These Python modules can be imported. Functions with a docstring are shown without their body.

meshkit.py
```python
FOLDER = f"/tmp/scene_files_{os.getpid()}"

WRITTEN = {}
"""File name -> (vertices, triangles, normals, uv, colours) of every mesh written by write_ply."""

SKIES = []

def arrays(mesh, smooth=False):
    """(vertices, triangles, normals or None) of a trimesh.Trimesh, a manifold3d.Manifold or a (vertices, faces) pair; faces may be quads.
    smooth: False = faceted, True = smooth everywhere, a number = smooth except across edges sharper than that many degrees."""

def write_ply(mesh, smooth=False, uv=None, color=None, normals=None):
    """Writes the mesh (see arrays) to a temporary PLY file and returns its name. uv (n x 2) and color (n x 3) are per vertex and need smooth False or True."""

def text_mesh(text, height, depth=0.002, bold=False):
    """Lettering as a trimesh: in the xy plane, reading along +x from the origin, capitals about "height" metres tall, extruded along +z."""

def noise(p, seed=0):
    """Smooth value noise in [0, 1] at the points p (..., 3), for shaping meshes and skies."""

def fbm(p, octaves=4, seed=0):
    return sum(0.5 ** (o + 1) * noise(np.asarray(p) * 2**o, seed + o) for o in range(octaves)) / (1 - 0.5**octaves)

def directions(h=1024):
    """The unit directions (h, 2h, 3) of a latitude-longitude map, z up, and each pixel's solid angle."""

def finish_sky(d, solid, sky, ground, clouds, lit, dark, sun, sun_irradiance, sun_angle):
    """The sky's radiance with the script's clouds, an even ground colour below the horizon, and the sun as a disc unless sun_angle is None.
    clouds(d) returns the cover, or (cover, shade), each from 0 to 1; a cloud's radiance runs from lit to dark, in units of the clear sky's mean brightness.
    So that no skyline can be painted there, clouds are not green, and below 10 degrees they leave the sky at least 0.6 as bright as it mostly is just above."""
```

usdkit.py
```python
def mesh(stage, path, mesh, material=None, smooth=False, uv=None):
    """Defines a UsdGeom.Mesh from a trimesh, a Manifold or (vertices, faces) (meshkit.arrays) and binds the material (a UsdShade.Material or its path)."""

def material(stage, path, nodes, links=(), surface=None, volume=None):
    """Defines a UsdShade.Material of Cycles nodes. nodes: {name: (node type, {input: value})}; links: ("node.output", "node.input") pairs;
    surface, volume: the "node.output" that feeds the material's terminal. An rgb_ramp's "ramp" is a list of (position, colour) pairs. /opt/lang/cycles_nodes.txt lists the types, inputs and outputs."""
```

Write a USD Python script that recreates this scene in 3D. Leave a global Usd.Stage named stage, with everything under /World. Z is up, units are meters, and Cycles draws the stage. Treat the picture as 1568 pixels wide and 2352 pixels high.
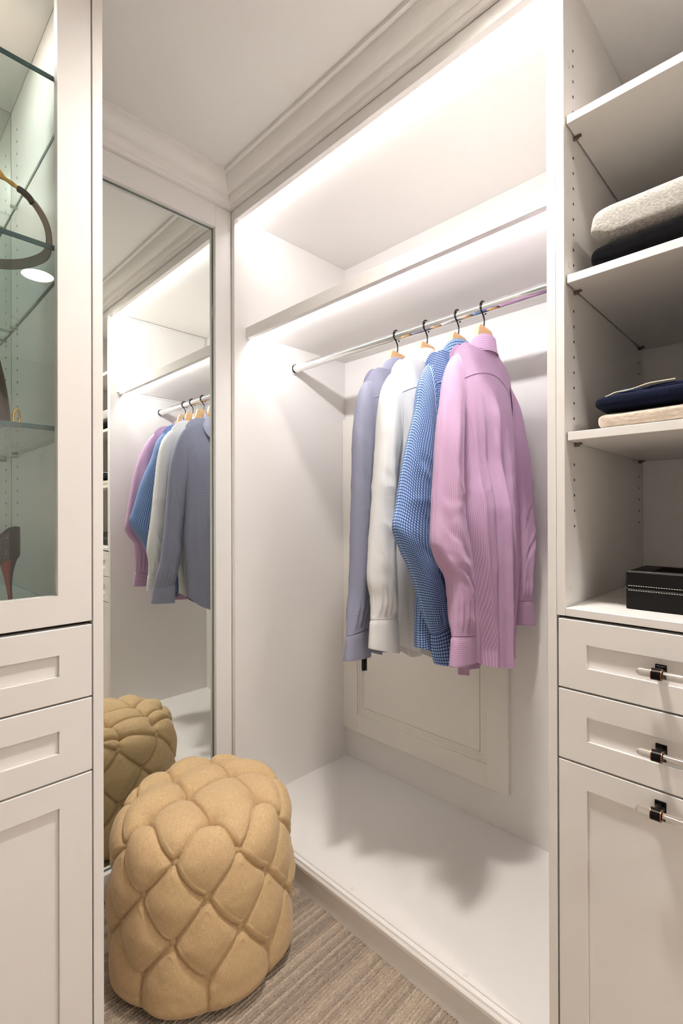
import math
import numpy as np
import trimesh
import manifold3d as m3
from scipy.spatial import cKDTree
from scipy.interpolate import PchipInterpolator
import usdkit
import meshkit
from pxr import Usd, UsdGeom, UsdShade, UsdLux, Gf, Sdf

stage = Usd.Stage.CreateInMemory()
UsdGeom.SetStageUpAxis(stage, UsdGeom.Tokens.z)
UsdGeom.SetStageMetersPerUnit(stage, 1.0)
world = UsdGeom.Xform.Define(stage, '/World')
stage.SetDefaultPrim(world.GetPrim())
UsdGeom.Scope.Define(stage, '/World/Looks')

# ------------------------------------------------------------------ camera, light levels, exposure
EXPOSURE = 1.18
CAN_STRENGTH = 62.0       # ceiling down-light by the wardrobe
MID_STRENGTH = 265.0       # ceiling down-light in front of the wardrobe
FAR_STRENGTH = 345.0       # the other ceiling down-lights
STRIP_TOP = 29.0          # LED strip behind the header
STRIP_LOW = 42.0          # LED strip behind the shelf lip
PUCK_STRENGTH = 115.0      # lamp in the glass cabinet
YAW, PITCH, ROLL = math.radians(44.77), math.radians(0.10), math.radians(-0.155)
EYE = np.array([0.0, 0.0, 1.25])
_F = np.array([math.cos(YAW) * math.cos(PITCH), math.sin(YAW) * math.cos(PITCH), math.sin(PITCH)])
_r = np.cross(_F, [0, 0, 1.0]); _r /= np.linalg.norm(_r)
_u = np.cross(_r, _F)
_R = math.cos(ROLL) * _r + math.sin(ROLL) * _u
_U = -math.sin(ROLL) * _r + math.cos(ROLL) * _u
cam = UsdGeom.Camera.Define(stage, '/World/camera')
cam.CreateHorizontalApertureAttr(24.0)
cam.CreateVerticalApertureAttr(36.0)
cam.CreateFocalLengthAttr(24.0 * 1122.0 / 1568.0)
cam.CreateClippingRangeAttr(Gf.Vec2f(0.02, 50))
cam.CreateExposureAttr(EXPOSURE)
cam.AddTransformOp().Set(Gf.Matrix4d(*_R, 0, *_U, 0, *(-_F), 0, *EYE, 1))

# a faint even surround, for the crack of the world beyond the closed room
dome = UsdLux.DomeLight.Define(stage, '/World/dome')
dome.CreateIntensityAttr(0.05)

# ------------------------------------------------------------------ helpers
used = {}
def path_for(parent, name):
    n = used.get((parent, name), 0)
    used[(parent, name)] = n + 1
    return f'{parent}/{name}' + (f'_{n:03d}' if n else '')

def tag(prim, label=None, cat=None, group=None, kind=None):
    for k, v in (('label', label), ('category', cat), ('group', group), ('kind', kind)):
        if v:
            prim.SetCustomDataByKey(k, v)
    return prim

class Thing:
    def __init__(s, name, base, label, cat, group=None, kind=None):
        s.path = path_for('/World', name)
        s.base = np.asarray(base, float)
        x = UsdGeom.Xform.Define(stage, s.path)
        x.AddTranslateOp().Set(Gf.Vec3d(*map(float, base)))
        s.prim = x.GetPrim()
        tag(s.prim, label, cat, group, kind)
    def part(s, name, mesh, mat, smooth=False, uv=None, under=None, label=None, kind=None):
        p = path_for(under or s.path, name)
        v, f = vf(mesh)
        pr = usdkit.mesh(stage, p, trimesh.Trimesh(v - s.base, f, process=False), mat, smooth=smooth, uv=uv)
        tag(pr.GetPrim(), label, None, None, kind)
        return p

def vf(mesh):
    if hasattr(mesh, 'to_mesh'):
        m = mesh.to_mesh(); return np.array(m.vert_properties[:, :3], float), np.array(m.tri_verts)
    if isinstance(mesh, tuple):
        v, f = np.asarray(mesh[0], float), np.asarray(mesh[1], int)
        if f.shape[1] == 4:
            f = np.vstack([f[:, [0, 1, 2]], f[:, [0, 2, 3]]])
        return v, f
    return np.array(mesh.vertices), np.array(mesh.faces)

def structure(name, mesh, mat, smooth=False, uv=None):
    p = path_for('/World', name)
    v, f = vf(mesh)
    pr = usdkit.mesh(stage, p, trimesh.Trimesh(v, f, process=False), mat, smooth=smooth, uv=uv)
    tag(pr.GetPrim(), kind='structure')
    return p

def solid(name, mesh, mat, label, cat, smooth=False, group=None, base=None):
    t = Thing(name, base, label, cat, group)
    return t

def box(x0, x1, y0, y1, z0, z1, ch=0.0007):
    c = min(ch, (x1 - x0) / 4, (y1 - y0) / 4, (z1 - z0) / 4)
    if c <= 0:
        c = 1e-5
    pts = []
    for x, sx in ((x0, 1), (x1, -1)):
        for y, sy in ((y0, 1), (y1, -1)):
            for z, sz in ((z0, 1), (z1, -1)):
                pts += [(x + sx * c, y + sy * c, z), (x + sx * c, y, z + sz * c), (x, y + sy * c, z + sz * c)]
    return m3.Manifold.hull_points(np.array(pts, np.float32))

def plain(x0, x1, y0, y1, z0, z1):
    return m3.Manifold.cube([x1 - x0, y1 - y0, z1 - z0]).translate([x0, y0, z0])

def cat(*ms):
    out = [trimesh.Trimesh(*vf(m), process=False) for m in ms]
    return trimesh.util.concatenate(out)

def cyl(p0, p1, r, n=24, r2=None):
    p0, p1 = np.asarray(p0, float), np.asarray(p1, float)
    d = p1 - p0; L = np.linalg.norm(d)
    m = m3.Manifold.cylinder(L, r, r if r2 is None else r2, n)
    T = trimesh.geometry.align_vectors([0, 0, 1], d / L); T[:3, 3] = p0
    return m.transform(T[:3, :4])

def tube(pts, r, sides=10, closed_ends=True):
    p = np.asarray(pts, float)
    r = np.broadcast_to(r, (len(p),))
    t = np.gradient(p, axis=0); t /= np.linalg.norm(t, axis=1, keepdims=True)
    a = np.cross(t[0], [0.31, 0.2, 0.93]); a /= np.linalg.norm(a)
    ring = []
    ang = np.arange(sides) * 2 * np.pi / sides
    for i in range(len(p)):
        a = a - t[i] * (a @ t[i]); a /= np.linalg.norm(a)
        b = np.cross(t[i], a)
        ring.append(p[i] + r[i] * (np.cos(ang)[:, None] * a + np.sin(ang)[:, None] * b))
    v = np.vstack(ring)
    f = []
    for i in range(len(p) - 1):
        for j in range(sides):
            k = (j + 1) % sides
            A, B, C, D = i * sides + j, i * sides + k, (i + 1) * sides + k, (i + 1) * sides + j
            f += [(A, B, C), (A, C, D)]
    if closed_ends:
        n = len(v); v = np.vstack([v, p[0], p[-1]])
        for j in range(sides):
            k = (j + 1) % sides
            f.append((n, k, j)); f.append((n + 1, (len(p) - 1) * sides + j, (len(p) - 1) * sides + k))
    return trimesh.Trimesh(v, np.array(f), process=False)

def smooth_path(pts, n):
    p = np.asarray(pts, float)
    d = np.r_[0, np.cumsum(np.linalg.norm(np.diff(p, axis=0), axis=1))]
    t = np.linspace(0, d[-1], n)
    from scipy.interpolate import CubicSpline
    return CubicSpline(d, p)(t)

def grid_faces(nr, nc, wrap=False):
    f = []
    i, j = np.meshgrid(np.arange(nr - 1), np.arange(nc if wrap else nc - 1), indexing='ij')
    k = (j + 1) % nc
    q = np.stack([i * nc + j, i * nc + k, (i + 1) * nc + k, (i + 1) * nc + j], -1).reshape(-1, 4)
    return np.vstack([q[:, [0, 1, 2]], q[:, [0, 2, 3]]])

def sstep(x, a, b):
    t = np.clip((np.asarray(x, float) - a) / (b - a), 0, 1)
    return t * t * (3 - 2 * t)

def fb(p, octv=3, seed=0):
    return meshkit.fbm(p, octv, seed) - 0.5

# ------------------------------------------------------------------ materials
def mat(name, nodes, links, surface='p.BSDF'):
    return usdkit.material(stage, '/World/Looks/' + name, nodes, links, surface=surface)

def plainmat(name, col, rough=0.5, metallic=0.0, spec=0.5, extra=None):
    p = {'base_color': col, 'roughness': rough, 'metallic': metallic, 'specular_ior_level': spec}
    p.update(extra or {})
    return mat(name, {'p': ('principled_bsdf', p)}, [])

def paint(name, col, rough=0.42, bump=0.02, scale=260.0):
    c2 = tuple(c * 0.985 for c in col)
    return mat(name, {
        'g': ('geometry', {}),
        'n': ('noise_texture', {'scale': 3.0, 'detail': 3.0}),
        'r': ('rgb_ramp', {'ramp': [(0.3, c2), (0.7, col)]}),
        'n2': ('noise_texture', {'scale': scale, 'detail': 2.0}),
        'b': ('bump', {'strength': bump, 'distance': 0.002}),
        'p': ('principled_bsdf', {'roughness': rough, 'specular_ior_level': 0.4})},
        [('g.position', 'n.vector'), ('n.fac', 'r.fac'), ('r.color', 'p.base_color'),
         ('g.position', 'n2.vector'), ('n2.fac', 'b.height'), ('b.normal', 'p.normal')])

CABINET = (0.865, 0.838, 0.815)
M_cab = paint('cabinet_paint', CABINET, 0.38)
M_wall = paint('wall_paint', (0.875, 0.855, 0.83), 0.6, 0.05)
M_ceil = paint('ceiling_paint', (0.88, 0.865, 0.84), 0.65, 0.05)
M_trim = paint('trim_paint', (0.87, 0.85, 0.82), 0.4)
M_door = paint('access_door_paint', (0.86, 0.83, 0.765), 0.45)
M_gap = plainmat('dark_gap', (0.05, 0.04, 0.035), 0.8)
M_hole = plainmat('pin_hole_dark', (0.06, 0.05, 0.045), 0.8)
M_cap = plainmat('cap_plastic', (0.84, 0.81, 0.77), 0.3)
M_chrome = plainmat('chrome', (0.83, 0.83, 0.82), 0.07, 1.0)
M_steel = plainmat('bronze_pin', (0.20, 0.16, 0.13), 0.3, 0.9)
M_clearpin = plainmat('nickel_pin', (0.62, 0.60, 0.52), 0.25, 1.0)
M_black_metal = plainmat('black_hook_metal', (0.02, 0.02, 0.02), 0.3, 0.6)
M_hinge = plainmat('black_hinge', (0.012, 0.010, 0.009), 0.4, 0.3)
M_mirror = plainmat('mirror_silver', (0.83, 0.865, 0.835), 0.004, 1.0)
M_mirror_edge = plainmat('mirror_edge', (0.16, 0.20, 0.17), 0.2)
M_rubber = plainmat('black_foot', (0.015, 0.013, 0.012), 0.5)
M_gold = plainmat('gold_metal', (0.80, 0.50, 0.13), 0.22, 1.0)
M_strip = plainmat('strip_channel', (0.85, 0.84, 0.82), 0.4)

def emit(name, col, strength):
    return mat(name, {'e': ('emission', {'color': col, 'strength': strength})}, [], 'e.emission')
M_can = emit('can_lamp', (1.0, 0.938, 0.868), CAN_STRENGTH)
M_can_mid = emit('can_lamp_mid', (1.0, 0.938, 0.868), MID_STRENGTH)
M_can_far = emit('can_lamp_far', (1.0, 0.938, 0.868), FAR_STRENGTH)
M_led_top = emit('led_strip_top', (1.0, 0.98, 0.99), STRIP_TOP)
M_led_low = emit('led_strip_low', (1.0, 0.98, 0.99), STRIP_LOW)
M_puck = emit('puck_lamp', (1.0, 0.975, 0.94), PUCK_STRENGTH)

def pane(name, tint, f0=.05):
    return mat(name, {
        't': ('transparent_bsdf', {'color': tint}),
        'g': ('glossy_bsdf', {'color': (1, 1, 1), 'roughness': 0.0}),
        'l': ('layer_weight', {'blend': .5}),
        'p': ('math', {'math_type': 'power', 'value2': 5.0}),
        'f': ('math', {'math_type': 'multiply_add', 'value2': 1 - f0, 'value3': f0}),
        'm': ('mix_closure', {})},
        [('l.facing', 'p.value1'), ('p.value', 'f.value1'), ('f.value', 'm.fac'), ('t.BSDF', 'm.closure1'), ('g.BSDF', 'm.closure2')], 'm.closure')
M_doorglass = pane('door_glass', (0.962, 0.985, 0.975), .035)
M_shelfglass = pane('shelf_glass', (0.905, 0.965, 0.95), .035)
M_glassedge = plainmat('glass_edge_teal', (0.018, 0.062, 0.064), 0.12)
M_glassedge2 = plainmat('glass_edge_pale', (.11, .19, .18), .15)
M_acrylic = mat('acrylic', {'p': ('principled_bsdf', {'base_color': (0.96, 0.95, 0.93), 'roughness': 0.03, 'transmission_weight': 1.0, 'ior': 1.42})}, [])

M_bronze = mat('oil_rubbed_bronze', {
    'g': ('geometry', {}),
    'r': ('rgb_ramp', {'ramp': [(0.0, (0.012, 0.010, 0.010)), (0.56, (0.014, 0.011, 0.010)), (0.62, (0.30, 0.11, 0.05)), (1.0, (0.42, 0.17, 0.08))]}),
    'p': ('principled_bsdf', {'roughness': 0.33, 'metallic': 0.85})},
    [('g.pointiness', 'r.fac'), ('r.color', 'p.base_color')])
M_copper = plainmat('rubbed_copper_edge', (0.40, 0.15, 0.07), 0.35, 0.9)

# ------------------------------------------------------------------ room shell
A = 1.054          # face plane of the wardrobe and the shelf tower (x)
BK = 1.667         # back of the wardrobe (x)
ML = 1.650         # face plane of the mirror surround (y)
CB = 1.050         # face plane of the glass display cabinet (y)
CEIL = 2.525
X0, X1, Y0, Y1 = -.64, 1.70, -2.60, 1.72

LAMPS = [(.71, -.862), (.72, .50), (.66, -1.98)]
_ceil = plain(X0 - .05, X1 + .05, Y0 - .05, Y1 + .05, CEIL, CEIL + .12)
for lx, ly in LAMPS[1:]:
    _ceil = _ceil - m3.Manifold.cylinder(.08, .079, .079, 64).translate([lx, ly, CEIL - .01])
structure('ceiling', _ceil, M_ceil)
structure('wall_left', plain(X0 - .05, X1 + .05, Y1, Y1 + .05, -.03, CEIL), M_wall)
structure('wall_right', plain(X1, X1 + .05, Y0, Y1, -.03, CEIL), M_wall)
structure('wall_back', plain(X0 - .05, X1, Y0 - .05, Y0, -.03, CEIL), M_wall)
structure('wall_near', plain(X0 - .05, X0, Y0, Y1, -.03, CEIL), M_wall)

# ribbed loop-pile carpet: the ribs are geometry, the loops a fine relief
RIB = 0.0098
def carpet():
    xs = np.unique(np.r_[np.linspace(X0, .30, 10), np.linspace(.30, A + .02, 200), np.linspace(A + .02, X1, 4)])
    ys = np.unique(np.r_[np.linspace(Y0, .40, 60), np.linspace(.40, 1.36, 760), np.linspace(1.36, Y1, 60)])
    xx, yy = np.meshgrid(xs, ys, indexing='ij')
    P = np.stack([xx, yy, 0 * xx], -1)
    wob = 0.0022 * fb(np.stack([xx * 9, yy * 25, 0 * xx], -1), 2, 3) * 2
    ph = (yy + wob) / RIB
    k = np.floor(ph)
    h = np.abs(np.sin(np.pi * ph)) ** 0.75
    rnd = np.modf(np.abs(np.sin(k * 12.9898) * 43758.5453))[0]
    loops = fb(np.stack([xx * 330, yy * 230, 0 * xx], -1), 2, 8)
    z = -0.0078 + h * (0.0062 + 0.0016 * rnd) + 0.0026 * loops * (0.4 + h)
    P[..., 2] = np.minimum(z, 0.0008)
    return P.reshape(-1, 3), grid_faces(len(xs), len(ys))[:, ::1]
M_carpet = mat('carpet', {
    'g': ('geometry', {}),
    's': ('separate_xyz', {}),
    'd': ('math', {'math_type': 'multiply', 'value2': 1.0 / RIB}),
    'fl': ('math', {'math_type': 'floor'}),
    'w': ('white_noise_texture', {'dimensions': '1D'}),
    'mp': ('mapping', {'mapping_type': 'point', 'scale': (45.0, 102.0, 1.0)}),
    'ln': ('noise_texture', {'scale': 1.0, 'detail': 2.0}),
    'ad': ('math', {'math_type': 'multiply_add', 'value2': 0.40, 'value3': 0.10}),
    'ad2': ('math', {'math_type': 'multiply_add', 'value2': 0.40}),
    'r': ('rgb_ramp', {'ramp': [(0.15, (0.285, 0.225, 0.178)), (0.38, (0.41, 0.335, 0.270)), (0.58, (0.53, 0.43, 0.335)), (0.82, (0.64, 0.545, 0.44))]}),
    'n': ('noise_texture', {'scale': 420.0, 'detail': 3.0, 'roughness': 0.7}),
    'r2': ('rgb_ramp', {'ramp': [(0.30, (0.55, 0.53, 0.52)), (0.52, (1.0, 1.0, 1.0)), (0.75, (1.25, 1.24, 1.22))]}),
    'mx': ('mix', {'mix_type': 'multiply', 'fac': 1.0}),
    'v': ('voronoi_texture', {'scale': 330.0}),
    'b': ('bump', {'strength': 0.7, 'distance': 0.0022, 'invert': True}),
    'p': ('principled_bsdf', {'roughness': 0.95, 'specular_ior_level': 0.1, 'sheen_weight': 0.15})},
    [('g.position', 's.vector'), ('s.y', 'd.value1'), ('d.value', 'fl.value1'), ('fl.value', 'w.w'),
     ('g.position', 'mp.vector'), ('mp.vector', 'ln.vector'), ('w.value', 'ad.value1'), ('ln.fac', 'ad2.value1'), ('ad.value', 'ad2.value3'),
     ('ad2.value', 'r.fac'), ('g.position', 'n.vector'), ('n.fac', 'r2.fac'), ('r.color', 'mx.color1'), ('r2.color', 'mx.color2'),
     ('mx.color', 'p.base_color'), ('g.position', 'v.vector'), ('v.distance', 'b.height'), ('b.normal', 'p.normal')])
cv, cf = carpet()
structure('floor', (cv, cf), M_carpet, smooth=True)

# crown moulding: one profile (projection, height), mitred in the corner
CROWN = [(0, 2.4285), (.0140, 2.4290), (.0155, 2.4415), (.0225, 2.4445), (.0265, 2.4490), (.0290, 2.4570), (.0300, 2.4665), (.0335, 2.4690),
         (.0400, 2.4715), (.0470, 2.4765), (.0540, 2.4840), (.0600, 2.4930), (.0640, 2.5030), (.0655, 2.5120), (.0775, 2.5135), (.0775, CEIL), (0, CEIL)]
_c = smooth_path([(.0335, 2.4690), (.0420, 2.4722), (.0500, 2.4790), (.0575, 2.4885), (.0630, 2.5000), (.0655, 2.5120)], 12)
CROWN = CROWN[:7] + [tuple(q) for q in _c] + CROWN[14:]
def crown_run(fn0, fn1):
    a = np.array([fn0(p, z) for p, z in CROWN]); b = np.array([fn1(p, z) for p, z in CROWN])
    n = len(CROWN); v = np.vstack([a, b]); f = []
    for i in range(n):
        k = (i + 1) % n
        f += [(i, k, n + k), (i, n + k, n + i)]
    m = trimesh.Trimesh(v, np.array(f), process=False)
    return m
structure('trim_1', crown_run(lambda p, z: (.3665, ML - p, z), lambda p, z: (A - p, ML - p, z)), M_trim)
structure('trim_2', crown_run(lambda p, z: (A - p, ML - p, z), lambda p, z: (A - p, -.09, z)), M_trim)

# ------------------------------------------------------------------ ceiling down-lights
def downlight(at, label, lamp, depth):
    x, y = at
    t = Thing('recessed_light', (x, y, CEIL), label, 'ceiling light', 'recessed ceiling lights')
    ring = m3.Manifold.cylinder(.006, .093, .090, 64).translate([x, y, CEIL - .006]) - m3.Manifold.cylinder(.02, .074, .074, 64).translate([x, y, CEIL - .012])
    t.part('trim_ring', ring, M_trim, smooth=30)
    if depth:
        t.part('baffle', m3.Manifold.cylinder(depth, .078, .078, 64).translate([x, y, CEIL]) - m3.Manifold.cylinder(.2, .0745, .0745, 64).translate([x, y, CEIL - .1]), M_trim, smooth=30)
    t.part('lens', m3.Manifold.cylinder(.002, .074, .074, 64).translate([x, y, CEIL - .003 + depth]), lamp)
downlight(LAMPS[0], 'flush round ceiling light whose white disc is mirrored in the glass cabinet door', M_can, 0)
downlight(LAMPS[1], 'round recessed ceiling light nearest the hanging shirts, just above the frame', M_can_mid, .055)
downlight(LAMPS[2], 'round recessed ceiling light farthest behind the viewer', M_can_far, .055)

# ------------------------------------------------------------------ wardrobe (open hanging compartment)
W = Thing('wardrobe', (1.36, 1.02, 0), 'white built-in open hanging wardrobe with lit upper shelf beside the mirror', 'wardrobe')
YL, YR = 1.628, .424
W.part('side_panel', box(A, BK + .013, YL, 1.6495, 0, 2.428), M_cab)
W.part('side_panel', box(A, BK + .013, .4058, YR, 0, 2.428), M_cab)
W.part('back_panel', box(BK, BK + .013, YR, YL, .06, 2.428), M_cab)
W.part('top_panel', box(A + .02, BK, YR, YL, 2.407, 2.426), M_cab)
W.part('header', box(A, A + .020, YR, YL, 2.388, 2.428), M_cab)
W.part('upper_shelf', box(1.126, BK, YR, YL, 1.963, 1.983), M_cab)
W.part('shelf_lip', box(1.106, 1.126, YR, YL, 1.9405, 1.9835), M_cab)
W.part('base_deck', box(A + .013, BK, YR, YL, .078, .100, .0012), M_cab)
W.part('toe_kick', box(A, A + .016, YR, YL, -.004, .076), M_cab)
NOSE = [(A + .010, .0745), (A - .0075, .0750), (A - .0085, .0765), (A - .0085, .0860), (A - .0060, .0905), (A - .0035, .0925), (A - .0030, .0950), (A - .0015, .0985), (A + .003, .1000), (A + .0095, .1000), (A + .0098, .0960), (A + .0130, .0955), (A + .0130, .0745)]
def extrude_y(profile, y0, y1):
    a = np.array([(x, y0, z) for x, z in profile]); b = np.array([(x, y1, z) for x, z in profile]); n = len(profile)
    f = []
    for i in range(n):
        k = (i + 1) % n
        f += [(i, n + k, k), (i, n + i, n + k)]
    return trimesh.Trimesh(np.vstack([a, b]), np.array(f), process=False)
W.part('nosing', extrude_y(NOSE, YR, YL), M_cab, smooth=25)
# LED strips behind the header and behind the shelf lip
def led(x, z, lamp):
    # strip on a slanted channel fixed to the back of the board in front of it, throwing its light inwards
    W.part('led_channel', extrude_y([(x, z), (x + .0004, z), (x + .0060, z + .0050), (x + .0060, z + .0105), (x, z + .0105)], YR + .003, YL - .003), M_strip)
    y0, y1 = YR + .006, YL - .006
    a, b, c = (x + .0008, z - .0001), (x + .0064, z + .0049), (x + .0064, z + .0102)
    v = np.array([(p[0], y, p[1]) for p in (a, b, c) for y in (y0, y1)])
    W.part('led_strip', (v, np.array([(0, 3, 1), (0, 2, 3), (2, 5, 3), (2, 4, 5)])), lamp)
led(A + .0203, 2.3912, M_led_top)
led(1.1263, 1.9450, M_led_low)
# white cable raceway on the far side wall, one per level
def raceway(z, drop):
    y = YR + .004
    m = cat(box(A + .036, BK - .004, YR, YR + .006, z - .010, z - .001, .001), box(BK - .013, BK - .004, YR, YR + .006, z - drop, z - .0105, .001))
    W.part('cable_raceway', m, M_cab)
raceway(2.405, .09)
raceway(1.961, .03)
def disc(c, axis, r, th=.0008, n=28):
    c = np.array(c, float); a = np.array(axis, float)
    return cyl(c, c + a * th, r, n)
for c in ((1.0852, 1.0348, .1), (1.0821, .6407, .1)):
    W.part('screw_cover', disc(c, (0, 0, 1), .0068), M_cap, smooth=30)

# chrome rod across the compartment
RX, RZ, RR = 1.353, 1.869, .0165
R = Thing('closet_rod', (RX, 1.026, RZ), 'polished chrome closet rod spanning the wardrobe under the lit shelf', 'closet rod')
R.part('rod', cyl((RX, YR + .006, RZ), (RX, YL - .006, RZ), RR, 64), M_chrome, smooth=30)
for y, s in ((YL, -1), (YR, 1)):
    cup = m3.Manifold.cylinder(.010, .0215, .0215, 48) - m3.Manifold.cylinder(.02, .0185, .0185, 48).translate([0, 0, .002])
    T = trimesh.geometry.align_vectors([0, 0, 1], [0, s, 0]); T[:3, 3] = (RX, y, RZ)
    R.part('rod_socket', cup.transform(T[:3, :4]), M_chrome, smooth=30)

# access door on the back panel
D = Thing('access_door', (BK, 1.22, .24), 'framed off-white access panel on the wardrobe back, behind the hanging shirts', 'access panel')
dy0, dy1, dz0, dz1 = .806, 1.6275, .240, 1.690
iy0, iy1, iz0, iz1 = .8885, 1.538, .322, 1.607
fx = BK - .018
def frame_x(x0, x1, y0, y1, z0, z1, a0, a1, b0, b1):
    return plain(x0, x1, y0, y1, z0, z1) - plain(x0 - .1, x1 + .1, a0, a1, b0, b1)
D.part('casing', box(fx, BK - .0003, dy0, iy0, dz0, dz1), M_door)
D.part('casing', box(fx, BK - .0003, iy1, dy1, dz0, dz1), M_door)
D.part('casing', box(fx, BK - .0003, iy0, iy1, dz0, iz0), M_door)
D.part('casing', box(fx, BK - .0003, iy0, iy1, iz1, dz1), M_door)
# stepped inner moulding
def ring_step(x0, y0, y1, z0, z1, w):
    return m3.Manifold.cube([BK - .0004 - x0, y1 - y0, z1 - z0]).translate([x0, y0, z0]) - m3.Manifold.cube([.2, y1 - y0 - 2 * w, z1 - z0 - 2 * w]).translate([x0 - .1, y0 + w, z0 + w])
D.part('inner_moulding', cat(ring_step(BK - .013, iy0 + .0005, iy1 - .0005, iz0 + .0005, iz1 - .0005, .012), ring_step(BK - .0095, iy0 + .0125, iy1 - .0125, iz0 + .0125, iz1 - .0125, .010),
                             ring_step(BK - .0065, iy0 + .0225, iy1 - .0225, iz0 + .0225, iz1 - .0225, .010)), M_door)
ey0, ey1, ez0, ez1 = iy0 + .0340, iy1 - .0340, iz0 + .0340, iz1 - .0340
D.part('door_gap', plain(BK - .0020, BK - .0004, iy0 + .0325, iy1 - .0325, iz0 + .0325, iz1 - .0325), M_gap)
D.part('door_panel', box(BK - .0075, BK - .0021, ey0, ey1, ez0, ez1), M_door)
for hz in (.565, 1.42):
    D.part('hinge', cat(cyl((BK - .012, iy1 - .033, hz - .036), (BK - .012, iy1 - .033, hz + .036), .0062, 20), box(BK - .0095, BK - .0066, iy1 - .052, iy1 - .02, hz - .034, hz + .034)), M_hinge, smooth=30)

# ------------------------------------------------------------------ mirror wall
MS = Thing('wall_mirror', (.68, ML, 0), 'tall mirror in a flat white surround, left of the wardrobe', 'mirror')
mx0, mx1, mz0, mz1 = .437, .985, .085, 2.3415
MS.part('stile', box(mx1, A - .0005, ML, ML + .034, 0, 2.4285), M_cab)
MS.part('stile', box(.3675, mx0, ML, ML + .034, 0, 2.4285), M_cab)
MS.part('rail', box(mx0, mx1, ML, ML + .034, mz1, 2.4285), M_cab)
MS.part('rail', box(mx0, mx1, ML, ML + .034, 0, mz0), M_cab)
gy, bw = ML + .0190, .014
o = [(mx0, gy + .0016, mz0), (mx1, gy + .0016, mz0), (mx1, gy + .0016, mz1), (mx0, gy + .0016, mz1)]
i_ = [(mx0 + bw, gy, mz0 + bw), (mx1 - bw, gy, mz0 + bw), (mx1 - bw, gy, mz1 - bw), (mx0 + bw, gy, mz1 - bw)]
bk = [(x, ML + .024, z) for x, _, z in o]
mf = [(4, 5, 6), (4, 6, 7)]
for k in range(4):
    n = (k + 1) % 4
    mf += [(k, n, 4 + n), (k, 4 + n, 4 + k)]
MS.part('glass', (np.array(o + i_), np.array(mf)), M_mirror)
MS.part('backing', plain(mx0 - .01, mx1 + .01, ML + .0345, ML + .0375, mz0 - .01, mz1 + .01), M_gap)
for e in (box(mx1 - .0030, mx1 - .0001, gy - .0020, gy + .001, mz0, mz1, .0003), box(mx0 + .0001, mx0 + .003, gy - .0020, gy + .001, mz0, mz1, .0003),
          box(mx0 + .004, mx1 - .004, gy - .0020, gy + .001, mz1 - .003, mz1 - .0001, .0003), box(mx0 + .004, mx1 - .004, gy - .0020, gy + .001, mz0 + .0001, mz0 + .003, .0003)):
    MS.part('retaining_bead', e, M_mirror_edge)

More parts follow.
